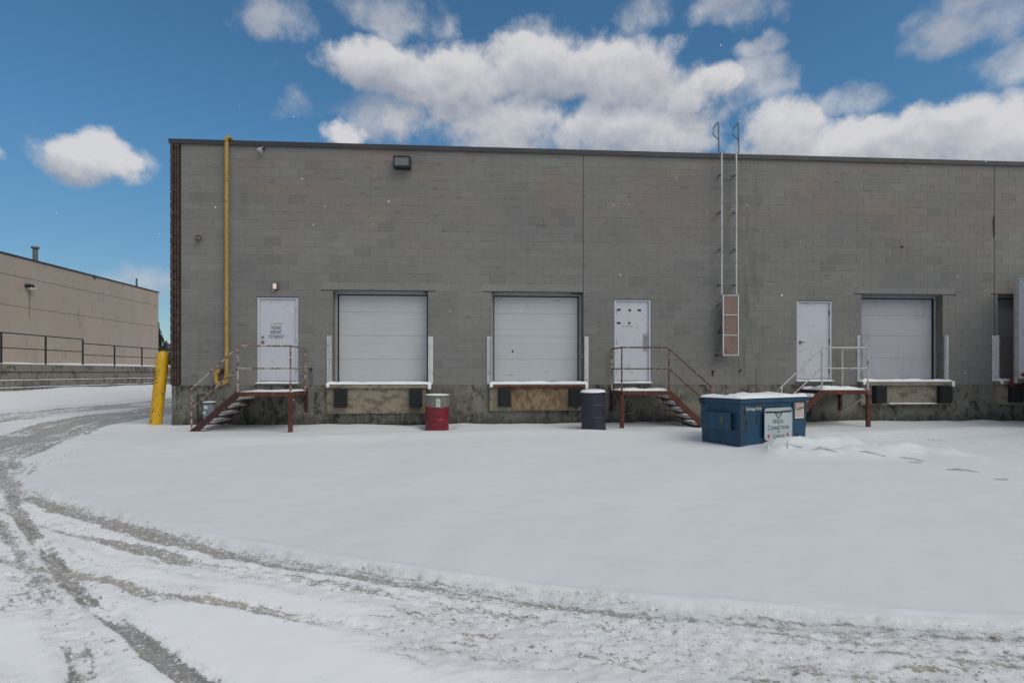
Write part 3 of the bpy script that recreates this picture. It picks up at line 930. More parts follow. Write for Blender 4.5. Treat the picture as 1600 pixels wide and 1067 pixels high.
rs = [(0.03, XE, ZF, ZT)]
for op in OPEN:
    rs = subtract(rs, op)
mb = MB()
for r in rs:
    mb.box(r[0], r[1], 0.0032, 0.30, r[2], r[3])
mb.build('mortar_wall', M_MORTAR, WH)
MB().box(0.03, XE, 0.0, 0.3, -0.8, ZF - 0.001).build('foundation', M_FOUND, WH)
MB().box(0.03, 0.3, 0.31, 22, -0.8, ZT).build('side_wall', M_BROWN, WH)
MB().box(0.31, XE, 0.45, 22, -0.8, ZT - 0.3).build('interior_core', M_MORTAR, WH)
MB().box(0.03, XE, 0.3, 22, ZT - 0.29, ZT - 0.02).build('roof', M_CAP, WH)
mb = MB()
for x0 in np.arange(-0.05, XE, 3.05):
    x1 = min(x0 + 3.045, XE)
    o = MB().box(x0, x1, -0.045, 0.34, ZT + 0.001, ZT + 0.10).box(x0, x1, -0.049, -0.0455, ZT - 0.015, ZT + 0.07).build('roof_cap', M_CAP, WH)
MB().box(-0.05, 0.3, 0.345, 22, ZT + 0.001, ZT + 0.10).build('roof_cap', M_CAP, WH)
for x in (10.0, 21.05):
    MB().box(x - 0.0055, x + 0.0055, -0.001, 0.003, ZF, ZT).build('control_joint', M_SEAL, WH)
MB().add([(21.02, -.004, 4.85), (21.045, -.004, 4.83), (21.06, -.004, 4.95), (21.065, -.004, 5.3), (21.05, -.004, 5.5), (21.01, -.004, 5.42), (20.99, -.004, 5.25), (21.005, -.004, 5.0)], [tuple(range(8))]).build('joint_stain', simple('dark_olive_stain', (0.032, 0.032, 0.022), .9), WH)

# split-face corner pilaster
kz = 0
z = ZF
mbj = MB().box(0.0, 0.215, -0.012, 0.3, ZF, ZT).build('pilaster_core', M_BROWNJ, WH)
while z < ZT - 0.02:
    z1 = min(z + CH, ZT)
    for (x0, x1, pr) in ((-0.012, 0.052, 0.03), (0.078, 0.118, 0.022), (0.134, 0.182, 0.022)):
        mb = MB()
        n, m = 3, 4
        P, F = [], []
        for i in range(n):
            for j in range(m):
                u, v = i / (n - 1), j / (m - 1)
                ed = i in (0, n - 1) or j in (0, m - 1)
                P.append((x0 + (x1 - x0) * u, -0.012 - (0.0 if ed else 1) * 0.01 - pr + random.uniform(-.006, .006), z + 0.012 + (z1 - z - 0.02) * v))
        for i in range(n - 1):
            for j in range(m - 1):
                a = i * m + j
                F.append((a, a + m, a + m + 1, a + 1))
        nb = len(P)
        P += [(x0, 0.05, z + .012), (x1, 0.05, z + .012), (x1, 0.05, z1 - .008), (x0, 0.05, z1 - .008)]
        F += [(0, nb, nb + 3, m - 1), tuple([(n - 1) * m, (n - 1) * m + m - 1, nb + 2, nb + 1])]
        F += [tuple([i * m for i in range(n)] + [nb + 1, nb]), tuple([i * m + m - 1 for i in range(n)] + [nb + 2, nb + 3])]
        mb.add(P, F)
        mb.build('split_face_block', M_BROWN, WH)
    z = z1
mb = MB()
z = ZF
kz = 0
while z < ZT - 0.1:
    y = 0.33 + (0.2 if kz % 2 else 0)
    while y < 21.6:
        mb.bbox(-0.035 + random.uniform(-.008, .008), 0.031, y, y + 0.385, z + .008, z + CH - .008, 0.006)
        y += 0.4
    z += CH
    kz += 1
mb.build('side_blocks', M_BROWN, WH, kind='stuff')
MB().box(0.0, 0.029, 0.0, 22, -0.8, ZF - .002).build('foundation', M_FOUND, WH)

# --- lintels
for x0, x1, zz in ((3.52, 6.30, 3.30), (7.48, 10.0, 3.30), (17.15, 19.95, 3.335), (20.95, 24, 3.365)):
    MB().box(x0, x1, -0.006, 0.0, zz - 0.012, zz + 0.006).build('lintel', M_SEAL, WH)
    MB().box(x0 + .28, x1 - .3, 0.02, 0.28, zz - 0.016, zz - .0125).build('lintel_soffit', M_FRAME, WH)


def man_door(o, hinge_right, handle, idx):
    x0, x1, z0, z1 = o
    D = MB()
    f = 0.05
    yb, yf = 0.10, 0.035
    D.box(x0 + f, x1 - f, yf + .02, yb, z0 + 0.02, z1 - f)
    dr = D.build('steel_door', M_DOOR, WH)
    F = MB()
    F.box(x0, x0 + f - .004, 0.012, 0.14, z0, z1 - .001)
    F.box(x1 - f + .004, x1, 0.012, 0.14, z0, z1 - .001)
    F.box(x0 + f - .003, x1 - f + .003, 0.012, 0.14, z1 - f + .004, z1 - .001)
    F.build('door_frame', M_DOOR, dr)
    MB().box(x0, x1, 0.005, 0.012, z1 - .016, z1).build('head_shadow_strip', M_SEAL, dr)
    MB().box(x0 - .02, x1 + .02, -0.05, 0.10, z0 - .012, z0 + 0.02).build('threshold', M_FRAME, dr)
    MB().box(x0 + f + .01, x1 - f - .01, yf + .008, yf + .019, z0 + 0.05, z0 + 0.085).build('door_sweep', M_FRAME, dr)
    hx = x1 - f if hinge_right else x0 + f
    for hz in (z0 + 0.3, z0 + 1.05, z1 - 0.32):
        MB().tube([(hx, 0.028, hz - 0.06), (hx, 0.028, hz + 0.06)], 0.010, 8).build('hinge', M_BLACK, dr)
    lx = x0 + f + 0.07 if hinge_right else x1 - f - 0.07
    if handle == 'knob':
        for kz, r in ((z0 + 1.02, .036), (z0 + 1.145, .026)):
            MB().tube([(lx, yf + .02, kz), (lx, yf - .005, kz), (lx, yf - .02, kz)], [r, r, r * .6], 14).build('door_knob' if r > .03 else 'deadbolt', M_GALV, dr)
    elif handle == 'pull':
        MB().bbox(lx - .05, lx + .045, yf - .002, yf + .019, z0 + 0.84, z0 + 1.27, .006).build('pull_plate', M_FRAME, dr)
        MB().tube([(lx, yf, z0 + .9), (lx, yf - .05, z0 + .93), (lx, yf - .05, z0 + 1.17), (lx, yf, z0 + 1.2)], 0.011, 8).build('pull_handle', M_GALV, dr)
    else:
        MB().tube([(lx, yf + .02, z0 + 1.03), (lx, yf - .015, z0 + 1.03)], [.036, .030], 14).build('lock_rose', M_GALV, dr)
        MB().beam((lx, yf - .03, z0 + 1.03), (lx + .1, yf - .035, z0 + 1.025), .018, .02).build('lever_handle', M_GALV, dr)
    s = MB()
    snow_slab(s, x0 - .03, x1 + .03, -0.09, 0.05, z0 + 0.021 if idx != 2 else z0 + .021, 0.03, 14, 3, .5, idx, edge=.03)
    s.build('snow_cover', M_SNOW, dr, smooth=True)
    return dr


d1 = man_door(OPEN[0], True, 'knob', 0)
d1['label'] = 'white steel door stencilled PLEASE REPORT TO FRONT'
d2 = man_door(OPEN[3], False, 'pull', 1)
d2['label'] = 'white steel door with five small black patches and pull handle'
d3 = man_door(OPEN[4], True, 'lever', 2)
d3['label'] = 'plain white steel door with a lever handle'
for s, zz in (('PLEASE', 2.335), ('REPORT', 2.225), ('TO FRONT', 2.115)):
    text_mesh('stencil_lettering', s, 0.112, M_INK, d1, Matrix.Translation((2.43, 0.0545, zz)) @ FACE, cond=0.66, bold=0.0015)


def door_sticker(par, x0, x1, z0, z1):
    st = MB().box(x0, x1, 0.0515, 0.0548, z0, z1).build('sticker', M_STICKW, par)
    mb = MB()
    cx, cz, r = x0 + 0.055, (z0 + z1) / 2, 0.024
    pts = []
    for i in range(15):
        t = -0.6 + i / 14 * 5.2
        pts.append((cx + r * math.cos(t), 0.0505, cz + r * math.sin(t)))
    mb.tube(pts, 0.004, 5)
    xx = x0 + .105
    while xx < x1 - .02:
        wd = random.uniform(.010, .018)
        mb.box(xx, xx + wd, 0.0495, 0.0512, cz - .012, cz + random.choice((.008, .012, .012)))
        xx += wd + .006
    for f in mb.f: pass
    mb.build('sticker_print', M_INKB, par)


door_sticker(d1, 2.27, 2.60, 2.435, 2.515)
door_sticker(d2, 11.00, 11.31, 2.43, 2.50)
for x, z, wd, hh in ((10.93, 2.875, .085, .05), (11.21, 2.865, .065, .05), (11.46, 2.868, .085, .05), (10.925, 2.54, .095, .045), (11.20, 2.54, .055, .05)):
    MB().box(x - wd / 2, x + wd / 2, 0.049, 0.0548, z - hh / 2, z + hh / 2, Matrix.Rotation(0.0, 4, 'Y')).build('black_patch', M_SEAL, d2)


def overhead(o, mtl, inset_l, inset_r, seams, idx, label=None):
    x0, x1, z0, z1 = o
    yd = 0.27
    F = MB()
    F.box(x0, x0 + inset_l, yd - .05, yd + .03, z0, z1 - .017)
    F.box(x1 - inset_r, x1, yd - .05, yd + .03, z0, z1 - .017)
    F.box(x0 + inset_l, x1 - inset_r, yd - .05, yd + .03, z1 - .07, z1 - .017)
    root = F.build('overhead_door', M_FRAME, WH)
    if label: root['label'] = label
    a, b = x0 + inset_l, x1 - inset_r
    S = MB()
    S.box(a + .001, a + .022, yd - .045, yd - .01, z0, z1 - .071)
    S.box(b - .022, b - .001, yd - .045, yd - .01, z0, z1 - .071)
    S.box(a + .023, b - .023, yd - .045, yd - .01, z1 - .09, z1 - .071)
    S.build('door_seal', M_SEAL, root)
    zs = [z0 + .005] + seams + [z1 - .092]
    for k in range(len(zs) - 1):
        p = MB()
        p.bbox(a + .024, b - .024, yd, yd + .04, zs[k] + .003, zs[k + 1] - .003, .005)
        n = 5
        p.build('door_panel', mtl, root)
        if k:
            MB().box(a + .024, b - .024, yd + .006, yd + .03, zs[k] - .003, zs[k] + .003).build('panel_joint', M_FRAME, root)
    if mtl is M_OH:
        for k in range(len(zs) - 1):
            for q in (1 / 3, 2 / 3):
                zz = zs[k] + (zs[k + 1] - zs[k]) * q
                MB().tube([(a + .03, yd - .0005, zz), (b - .03, yd - .0005, zz)], 0.0022, 6).build('panel_rib', mtl, root)
    return root


overhead(OPEN[1], M_OH, .065, .03, [1.61, 2.20, 2.79], 0, 'grey-white sectional dock door, clean, beside the stencilled door')
o2 = overhead(OPEN[2], M_OH, .05, .07, [1.62, 2.20, 2.78], 1, 'grey-white sectional dock door with a small dark lock hole')
overhead(OPEN[5], M_OH3, .02, .06, [1.66, 2.25, 2.80], 2, 'scuffed lilac-white sectional dock door')
overhead(OPEN[6], M_OHG, .03, .03, [1.66, 2.25, 2.80], 3, 'dark grey dock door partly behind the trailer')
MB().bbox(8.22, 8.25, 0.255, 0.27, 1.79, 1.85, .004).build('door_lock', M_SEAL, o2)

for dr_, pts_ in ((o2, ((7.95, 3.16), (9.4, 3.12), (8.6, 2.95), (9.1, 1.30), (8.2, 1.22))),):
    for x, z in pts_:
        MB().add([(x + random.uniform(.02, .10) * math.cos(t) , .2655, z + random.uniform(.008, .02) * math.sin(t)) for t in np.linspace(0, 6.28, 9)[:-1]], [tuple(range(8))]).build('scuff_mark', M_FRAME, dr_)
# --- docks
def dock(xl, xr, zt, pitz, bumpers, board, seed, lipmat):
    """projecting concrete sill with bumpers and snow on top"""
    MB().bbox(xl, xr, -0.14, -0.001, zt - .105, zt, .012).build('dock_lip', lipmat, WH)
    MB().box(xl + .02, xr - .14, -0.085, -0.001, pitz, zt - .107).build('dock_face', M_BEIGEC, WH)
    if board:
        MB().box(board[0], board[1], -0.105, -0.0865, pitz + .02, zt - .11).build('dock_board', M_WOOD, WH)
        MB().bbox(xl + .05, xr - .02, -0.165, -0.141, zt - .10, zt - .035, .006).build('dock_angle', M_RUST, WH)
    for bx in bumpers:
        bm_ = MB()
        bm_.bbox(bx, bx + .30, -0.24, -0.107, zt - .56, zt - .11, .012)
        b = bm_.build('dock_bumper', M_SEAL, WH)
        for r in range(9):
            zz = zt - .545 + r * .048
            MB().box(bx + .02, bx + .28, -0.250, -0.2405, zz, zz + .036).build('bumper_pad', M_SEAL, b)
        MB().box(bx - .012, bx + .012, -0.13, -0.1, zt - .57, zt - .105).build('bumper_angle', M_BLACK, b)
    s = MB()
    snow_slab(s, xl + .0, xr, -0.15, 0.255, zt + .001, 0.055, 40, 6, .55, seed, edge=.05)
    for q in range(2):
        ex = xl + .02 if q == 0 else xr - .09
        s.bbox(ex, ex + .08, -0.175, -0.142, zt - .08 - .05 * q, zt + .012, .012)
    s.build('snow_cover', M_SNOW, WH, smooth=True)


dock(3.66, 6.21, 0.995, 0.31, (3.88, 5.68), None, 1, M_BEIGEC)
dock(7.62, 10.11, 0.995, 0.33, (7.86, 9.62), (8.17, 9.61), 2, M_BEIGEC)
dock(17.26, 19.8, 1.045, 0.44, (17.58, 19.36), None, 3, M_BEIGEC)
dock(21.05, 23.6, 1.06, 0.44, (21.35, 23.1), None, 4, M_BEIGEC)
MB().box(3.64, 6.1, -0.10, -0.001, 0.285, 0.309).build('pit_ledge', M_BEIGEC, WH)
s = MB(); snow_slab(s, 18.0, 19.35, -0.14, -0.087, .47, .02, 16, 2, .6, 7, edge=.02); s.build('snow_cover', M_SNOW, WH, smooth=True)
MB().box(18.0, 19.35, -0.14, -0.087, .445, .468).build('pit_ledge', M_BEIGEC, WH)
for x in (4.35, 4.9, 5.45):   # low blocks under dock 1
    MB().bbox(x, x + .52, -0.03, -0.001, 0.02, .28, .008).build('footing_block', M_FOUND, WH)


def guard(x, z0, z1, flip, lean=0):
    """white steel angle standing beside a dock"""
    g = MB()
    s_ = 1 if not flip else -1
    g.bbox(min(x, x + s_ * .115), max(x, x + s_ * .115), -0.016, -0.003, z0, z1, .004)
    e = x + s_ * .115
    g.bbox(min(e - s_ * .013, e), max(e - s_ * .013, e), -0.10, -0.017, z0, z1 + .01, .004)
    g.build('guard_angle', M_WHITE, WH)


for x, f, z1 in ((3.66, 0, 2.17), (6.24, 1, 2.17), (7.575, 0, 2.18), (10.135, 1, 2.19), (17.23, 0, 2.24), (19.75, 1, 2.25), (20.975, 0, 2.26)):
    guard(x, 1.0 + (0.05 if x > 17 else 0), z1, f)
# small pipe stubs and anchors on the wall
for x, z, r, nm in ((3.28, 1.36, .032, 'pipe_stub'), (13.36, 1.31, .022, 'anchor_bolt'), (14.08, 1.33, .022, 'anchor_bolt')):
    MB().tube([(x, -0.001, z), (x, -.07, z), (x, -.085, z)], [r, r, r * .6], 10).build(nm, M_RUSTD, WH)
for x, z, a, b, c in ((3.28, 1.12, .06, .2, M_GREYPIPE), (13.36, 1.24, .02, .08, M_RUSTD)):
    P = [(x + a * math.cos(t) * (1 + .3 * math.sin(3 * t)), -.0035, z + b * math.sin(t)) for t in np.linspace(0, 2 * math.pi, 17)[:-1]]
    MB().add(P, [tuple(range(16))]).build('wall_stain', c, WH)
MB().tube([(18.46, -.001, 4.58), (18.46, -.03, 4.58)], .025, 8).build('pipe_stub', M_SEAL, WH)

# ------------------------------------------------------------------ things fixed to the wall
def arc(c, r, a0, a1, ax1, ax2, n=7):
    c, ax1, ax2 = Vector(c), Vector(ax1), Vector(ax2)
    return [c + ax1 * r * math.cos(a0 + (a1 - a0) * i / n) + ax2 * r * math.sin(a0 + (a1 - a0) * i / n) for i in range(n + 1)]


GP = thing('gas_pipe', 'yellow gas pipe running up the wall near the brown corner', 'gas pipe', (1.31, -.1, 0))
X, Z = Vector((1, 0, 0)), Vector((0, 0, 1))
Yv = Vector((0, 1, 0))
r = 0.046
pts = [Vector((1.315, 0.5, 6.98))] + arc((1.315, 0.02, 6.87), 0.11, math.pi / 2, math.pi, Yv, Z)[0:0] + \
    [Vector((1.315, 0.05, 6.98)), Vector((1.315, -0.03, 6.96)), Vector((1.315, -.085, 6.90))] + [Vector((1.315, -.085, z)) for z in (6.8, 4, 1.15)]
MB().tube(pts, r, 14).build('riser', M_YPIPE, GP, smooth=True)
MB().tube([(1.315, -.085, 1.14), (1.31, -.085, 1.06), (1.27, -.085, 1.02), (1.2, -.085, 1.01), (1.12, -.085, 1.01), (1.08, -.085, 1.03), (1.065, -.085, 1.09), (1.065, -.085, 1.2)], .056, 14).build('elbow', M_YPIPE, GP, smooth=True)
MB().tube([(1.065, -.085, 1.2), (1.07, -.085, 1.26), (1.11, -.085, 1.305), (1.18, -.08, 1.315)], .054, 14).build('upper_elbow', M_YPIPE, GP, smooth=True)
MB().tube([(1.17, -.085, 1.315), (1.23, -.075, 1.315)], .062, 14).build('end_flange', M_RUSTD, GP, smooth=True)
for z in (5.9, 4.2, 2.5):
    MB().tube([(1.315, -.085, z - .012), (1.315, -.085, z + .012)], .058, 14).box(1.30, 1.33, -.04, -.001, z - .012, z + .012).build('pipe_clamp', M_YPIPE, GP)
for z in (1.175,):
    MB().tube([(1.315, -.085, z - .03), (1.315, -.085, z + .03)], .064, 14).build('coupling', M_YPIPE, GP, smooth=True)
MB().tube([(1.065, -.085, 1.0), (1.065, -.085, .78), (1.065, -.085, .66)], .018, 8).build('down_pipe', M_GREYPIPE, GP, smooth=True)

GM = thing('gas_meter', 'small grey gas meter behind the left stair rail', 'gas meter', (0.97, -.2, 0))
MB().bbox(.85, 1.09, -.30, -.12, .17, .52, .03).build('meter_body', M_METER, GM)
MB().bbox(.86, 1.08, -.29, -.13, .53, .58, .015).build('meter_head', M_METER, GM)
MB().box(.89, .97, -.304, -.301, .42, .50).build('meter_plate', M_STICKW, GM)
MB().box(.87, .93, -.304, -.301, .30, .36).build('meter_plate', M_STICKW, GM)
s = MB(); snow_slab(s, .85, 1.1, -.3, -.12, .58, .02, 6, 4, .3, 3, edge=.03); s.build('snow_cover', M_SNOW, GM, smooth=True)
MB().tube([(1.04, -.2, .58), (1.04, -.2, .66), (1.04, -.13, .70), (1.065, -.085, .72)], .018, 8).build('outlet_pipe', M_GREYPIPE, GM, smooth=True)
MB().tube([(.9, -.2, .58), (.9, -.2, .72), (.84, -.2, .75), (.7, -.2, .75), (.70, -.2, .6), (.70, -.2, -.1)], .018, 8).build('inlet_pipe', M_BLACK, GM, smooth=True)
MB().lathe([(.01, .55), (.055, .56), (.06, .59), (.045, .63), (.02, .645)], .60, -.2, 14).build('regulator', M_GALV, GM, smooth=True)
MB().tube([(.6, -.2, .55), (.6, -.2, .50), (.70, -.2, .48)], .016, 8).build('regulator_pipe', M_GREYPIPE, GM, smooth=True)

SC = thing('security_camera', 'white bullet camera high on the wall right of the yellow pipe', 'camera', (2.12, 0, 6.64))
MB().box(2.06, 2.10, -.02, -.001, 6.60, 6.68).build('mount', M_WHITE, SC)
MB().tube([(2.06, -.06, 6.66), (2.15, -.13, 6.645), (2.22, -.20, 6.63)], [.045, .045, .05], 12).build('housing', M_WHITE, SC, smooth=True)
MB().tube([(2.222, -.202, 6.629), (2.24, -.22, 6.625)], .043, 12).build('lens', M_BLACK, SC)
SP = thing('wall_sensor', 'small dark round fitting near the brown corner', 'wall fitting', (.64, 0, 4.5))
MB().tube([(.64, -.001, 4.51), (.64, -.06, 4.51)], [.055, .05], 14).build('base_plate', M_GREYPIPE, SP)
MB().tube([(.645, -.06, 4.51), (.69, -.14, 4.49)], [.05, .065], 14).build('hood', M_BLACK, SP, smooth=True)
MB().tube([(.691, -.142, 4.489), (.694, -.146, 4.4885)], .045, 14).build('lens', M_GALV, SP)

FL = thing('floodlight', 'dark framed rectangular floodlight high above the dock doors', 'floodlight', (5.49, 0, 6.4))
MB().bbox(5.29, 5.71, -.20, -.001, 6.27, 6.55, .02).build('housing', M_BLACK, FL)
MB().box(5.325, 5.665, -.212, -.201, 6.315, 6.51).build('glass', M_GLASSL, FL)
for a, b, c, d_ in ((5.29, 5.70, 6.511, 6.548), (5.29, 5.70, 6.272, 6.314), (5.29, 5.324, 6.3145, 6.5105), (5.666, 5.70, 6.3145, 6.5105)):
    MB().bbox(a, b, -.225, -.2005, c, d_, .004).build('frame_bar', M_BLACK, FL)
for x in (5.42, 5.50, 5.58):
    MB().box(x - .006, x + .006, -.216, -.2125, 6.33, 6.50).build('guard_wire', M_GALV, FL)

WL = thing('wall_lamp', 'small lit square lamp above the stencilled door', 'wall lamp', (2.44, 0, 3.37))
MB().bbox(2.375, 2.515, -.05, -.001, 3.28, 3.45, .01).build('back_plate', worn('bronze', (.10, .07, .05), (.07, .05, .04), rough=.5), WL)
MB().bbox(2.40, 2.48, -.12, -.051, 3.295, 3.43, .015).build('lens', M_LITLENS, WL)

# ------------------------------------------------------------------ roof ladder
LD = thing('roof_ladder', 'white steel roof ladder with a brown boarded lower guard', 'ladder', (13.7, -.2, 1.7))
yl = -.20
for x in (13.505, 13.885):
    MB().bbox(x - .013, x + .013, yl - .025, yl + .025, 3.25, 6.84, .004).build('stile', M_WHITE, LD)
for x, s_ in ((13.505, -1), (13.885, 1)):
    xo = x + s_ * .07
    MB().tube([(x, yl, 6.83), (xo, yl, 6.86)], .018, 8).tube([(xo, yl, 6.85), (xo, yl + .03, 7.62)], .017, 8).build('grab_rail', M_GALV, LD)
    MB().tube([(xo, yl + .03, 7.62), (xo - .09, yl + .12, 7.52), (xo - .10, yl + .14, 7.36), (xo, yl + .03, 7.18)], .013, 8).build('grab_loop', M_GALV, LD)
z = 3.45
while z < 6.8:
    MB().tube([(13.52, yl, z), (13.87, yl, z)], .008, 8).build('rung', M_GALV, LD)
    z += .305
for z in (6.3, 5.35, 4.4, 3.5):
    for x in (13.505, 13.885):
        MB().box(x - .02, x + .005, yl + .031, -.001, z - .02, z + .02).build('bracket', M_GREYPIPE, LD)
fr = MB()
for x in (13.52, 13.91):
    MB().bbox(x - .014, x + .014, -.27, -.235, 1.70, 3.24, .004).build('guard_stile', M_WHITE, LD)
for z in (1.715, 2.22, 2.73, 3.225):
    MB().bbox(13.539, 13.891, -.268, -.24, z - .011, z + .011, .004).build('guard_bar', M_WHITE, LD)
for z0, z1 in ((1.731, 2.204), (2.236, 2.714), (2.746, 3.209)):
    MB().box(13.539, 13.891, -.255, -.246, z0, z1).build('guard_board', M_BRICKPLATE, LD)
MB().bbox(13.42, 13.50, -.27, -.17, 2.26, 2.36, .02).tube([(13.47, -.22, 2.36), (13.47, -.22, 2.46)], .012, 8).build('padlock', M_BLACK, LD)
MB().box(13.40, 13.50, -.26, -.001, 1.705, 1.735).build('guard_bracket', M_RUSTD, LD)
MB().box(13.47, 13.50, -.24, -.001, 3.0, 3.03).build('guard_bracket', M_GREYPIPE, LD)


# ------------------------------------------------------------------ entrance stairs
def stair(name_label, x_out, x_in, dirx, y0, y1, foot_x, foot_z, rail_m, mid_m, zp, rail_end, seed, low_rail_end, stair_rail_m, with_back=True, mound=0.03):
    """platform between x_out (far from steps) and x_in (top of steps); dirx = direction in which the steps go down"""
    T = thing('metal_stair', name_label, 'stairs', ((x_out + x_in) / 2, (y0 + y1) / 2, 0), 'steel stairs up to the wall doors')
    xa, xb = min(x_out, x_in), max(x_out, x_in)
    MB().box(xa + .02, xb - .02, y0 + .03, y1, zp - .025, zp - .004).build('platform', M_RUSTD, T)
    MB().bbox(xa, xb, y0 - .03, y0 + .028, zp - .10, zp, .006).build('front_beam', M_RUST, T)
    MB().bbox(xa, xb, y1 + .001, y1 + .04, zp - .10, zp, .006).build('rear_beam', M_RUSTD, T)
    MB().bbox(x_out - .028, x_out + .028, y0 + .03, y1 - .001, zp - .11, zp - .026, .006).build('side_beam', M_RUST, T)
    # legs: front one stands in the snow, rear one is a short bracket on the wall
    MB().bbox(x_out - .045, x_out + .045, y0 - .045, y0 + .03, -0.35, zp - .101, .008).build('leg', M_RUST, T)
    MB().bbox(x_out - .035, x_out + .035, y1 + .04, y1 + .10, zp - .55, zp + .04, .008).build('wall_leg', M_RUSTD, T)
    MB().beam((x_out, y0 + .05, zp - .14), (x_out, y1 + .02, zp - .58), .03, .04, (1, 0, 0)).build('brace', rail_m, T)
    # guard rails
    zt, zm = zp + 1.02, zp + .52
    r = .019
    MB().tube([(x_out, y0, zp - .02), (x_out, y0, zt)], r, 10).build('post', rail_m, T, smooth=True)
    MB().tube([(x_in, y0, zp - .02), (x_in, y0, zt)], r, 10).build('post', mid_m, T, smooth=True)
    MB().tube([(x_out, y1, zp - .02), (x_out, y1, zt)], r, 10).build('post', rail_m if rail_m is not M_PEEL2 else M_PEEL, T, smooth=True)
    MB().tube([(x_in - .02 * dirx, y0, zt), (x_out, y0, zt), (x_out, y1, zt)], r, 10).build('top_rail', rail_m, T, smooth=True)
    MB().tube([(x_in, y0, zm), (x_out, y0, zm), (x_out, y1, zm)], r * .85, 10).build('mid_rail', mid_m, T, smooth=True)
    # flight
    dx, dz = foot_x - x_in, foot_z - (zp - .04)
    L = math.hypot(dx, dz)
    for yy, nm in ((y0, 'stringer'), (y1 - .05, 'stringer')):
        MB().beam((x_in, yy, zp - .05), (foot_x, yy, foot_z), .04, .13, (0, 0, 1)).build(nm, (M_RUSTD if seed == 3 else M_RUST) if yy == y0 else M_RUSTD, T)
    nt = 5
    for k in range(nt):
        u = (k + .62) / nt
        tx, tz = x_in + dx * u * .93, zp - .04 + dz * (k + .85) / (nt + .2)
        tr = MB().bbox(tx - .13, tx + .13, y0 + .021, y1 - .071, tz - .03, tz, .005).build('tread', M_RUSTD, T)
        s_ = MB()
        snow_slab(s_, tx - .125, tx + .125, y0 + .03, y1 - .08, tz + .001, .035 + .012 * mound / .03, 6, 12, .5, seed + k, edge=.04)
        s_.build('snow_cover', M_SNOW, tr, smooth=True)
    # hand rails of the flight
    hx, hz = rail_end
    lx, lz = low_rail_end
    MB().tube([(x_in, y0, zt - .03), (hx, y0, hz)], r * .9, 10).build('hand_rail', stair_rail_m, T, smooth=True)
    MB().tube([(x_in, y0, zm), (lx, y0, lz)], r * .9, 10).build('lower_hand_rail', stair_rail_m, T, smooth=True)
    px = hx - .05 * dirx
    MB().tube([(px, y0, hz + .04), (px, y0, foot_z + .02)], r, 10).build('newel_post', mid_m, T, smooth=True)
    s_ = MB()
    snow_slab(s_, xa + .02, xb - .0, y0 + .02, y1 - .01, zp - .003, mound, 22, 14, .9, seed, edge=.12)
    s_.build('snow_cover', M_SNOW, T, smooth=True)
    return T


stair('rusty stairs up from the left to the stencilled door by the gas pipe', 3.17, 2.03, -1, -1.2, -.10, 1.04, -.06, M_PEEL, M_PEEL, .85, (0.99, .87), 3, (1.08, .53), M_PEEL, mound=.022)
stair('rusty stairs behind the dark drum, steps going down to the right', 10.71, 11.84, 1, -1.05, -.10, 12.72, -.02, M_PEEL2, M_PEEL2, .85, (12.89, .93), 11, (12.6, .71), M_PEEL2, mound=.05)
stair('white railed stairs partly hidden behind the blue dumpster', 16.76, 15.60, -1, -1.05, -.10, 14.72, -.0, M_PEEL3, M_PEEL3, .86, (14.55, .90), 21, (14.72, .62), M_PEEL3, mound=.07)

# ------------------------------------------------------------------ bollard
BO = thing('bollard', 'leaning yellow steel bollard at the warehouse corner', 'bollard', (-.43, .1, 0))
Mb = Matrix.Translation((-.43, .1, 0)) @ Matrix.Rotation(R(5.2), 4, 'Y') @ Matrix.Rotation(R(-1.5), 4, 'X')
prof = [(.135, -.5), (.135, 1.66), (.13, 1.71), (.112, 1.755), (.08, 1.79), (.04, 1.81), (.005, 1.815)]
MB().lathe(prof, 0, 0, 28, Mb).build('post', M_YEL, BO, smooth=True)
mb = MB()
for k in range(9):
    z0 = 1.00 + k * .045
    a0 = -2.05 + .15 * math.sin(k * 2.1)
    P = []
    for i in range(6):
        t = a0 + i * .10 * (1 if k % 2 else -1)
        P.append(Mb @ Vector((.1365 * math.cos(t), .1365 * math.sin(t), z0 + .028 * math.sin(i * 1.9 + k))))
    mb.tube(P, .005, 4)
mb.build('graffiti', M_INK, BO)
mb = MB()
for a_, z0, dz in ((-1.75, .33, .1), (-1.5, .30, .05), (-1.45, .34, .02), (-1.9, .27, .08)):
    mb.tube([Mb @ Vector((.1358 * math.cos(a_), .1358 * math.sin(a_), z0)), Mb @ Vector((.1358 * math.cos(a_ + .06), .1358 * math.sin(a_ + .06), z0 + dz))], .006, 5)
mb.build('rust_scratches', M_RUST, BO)

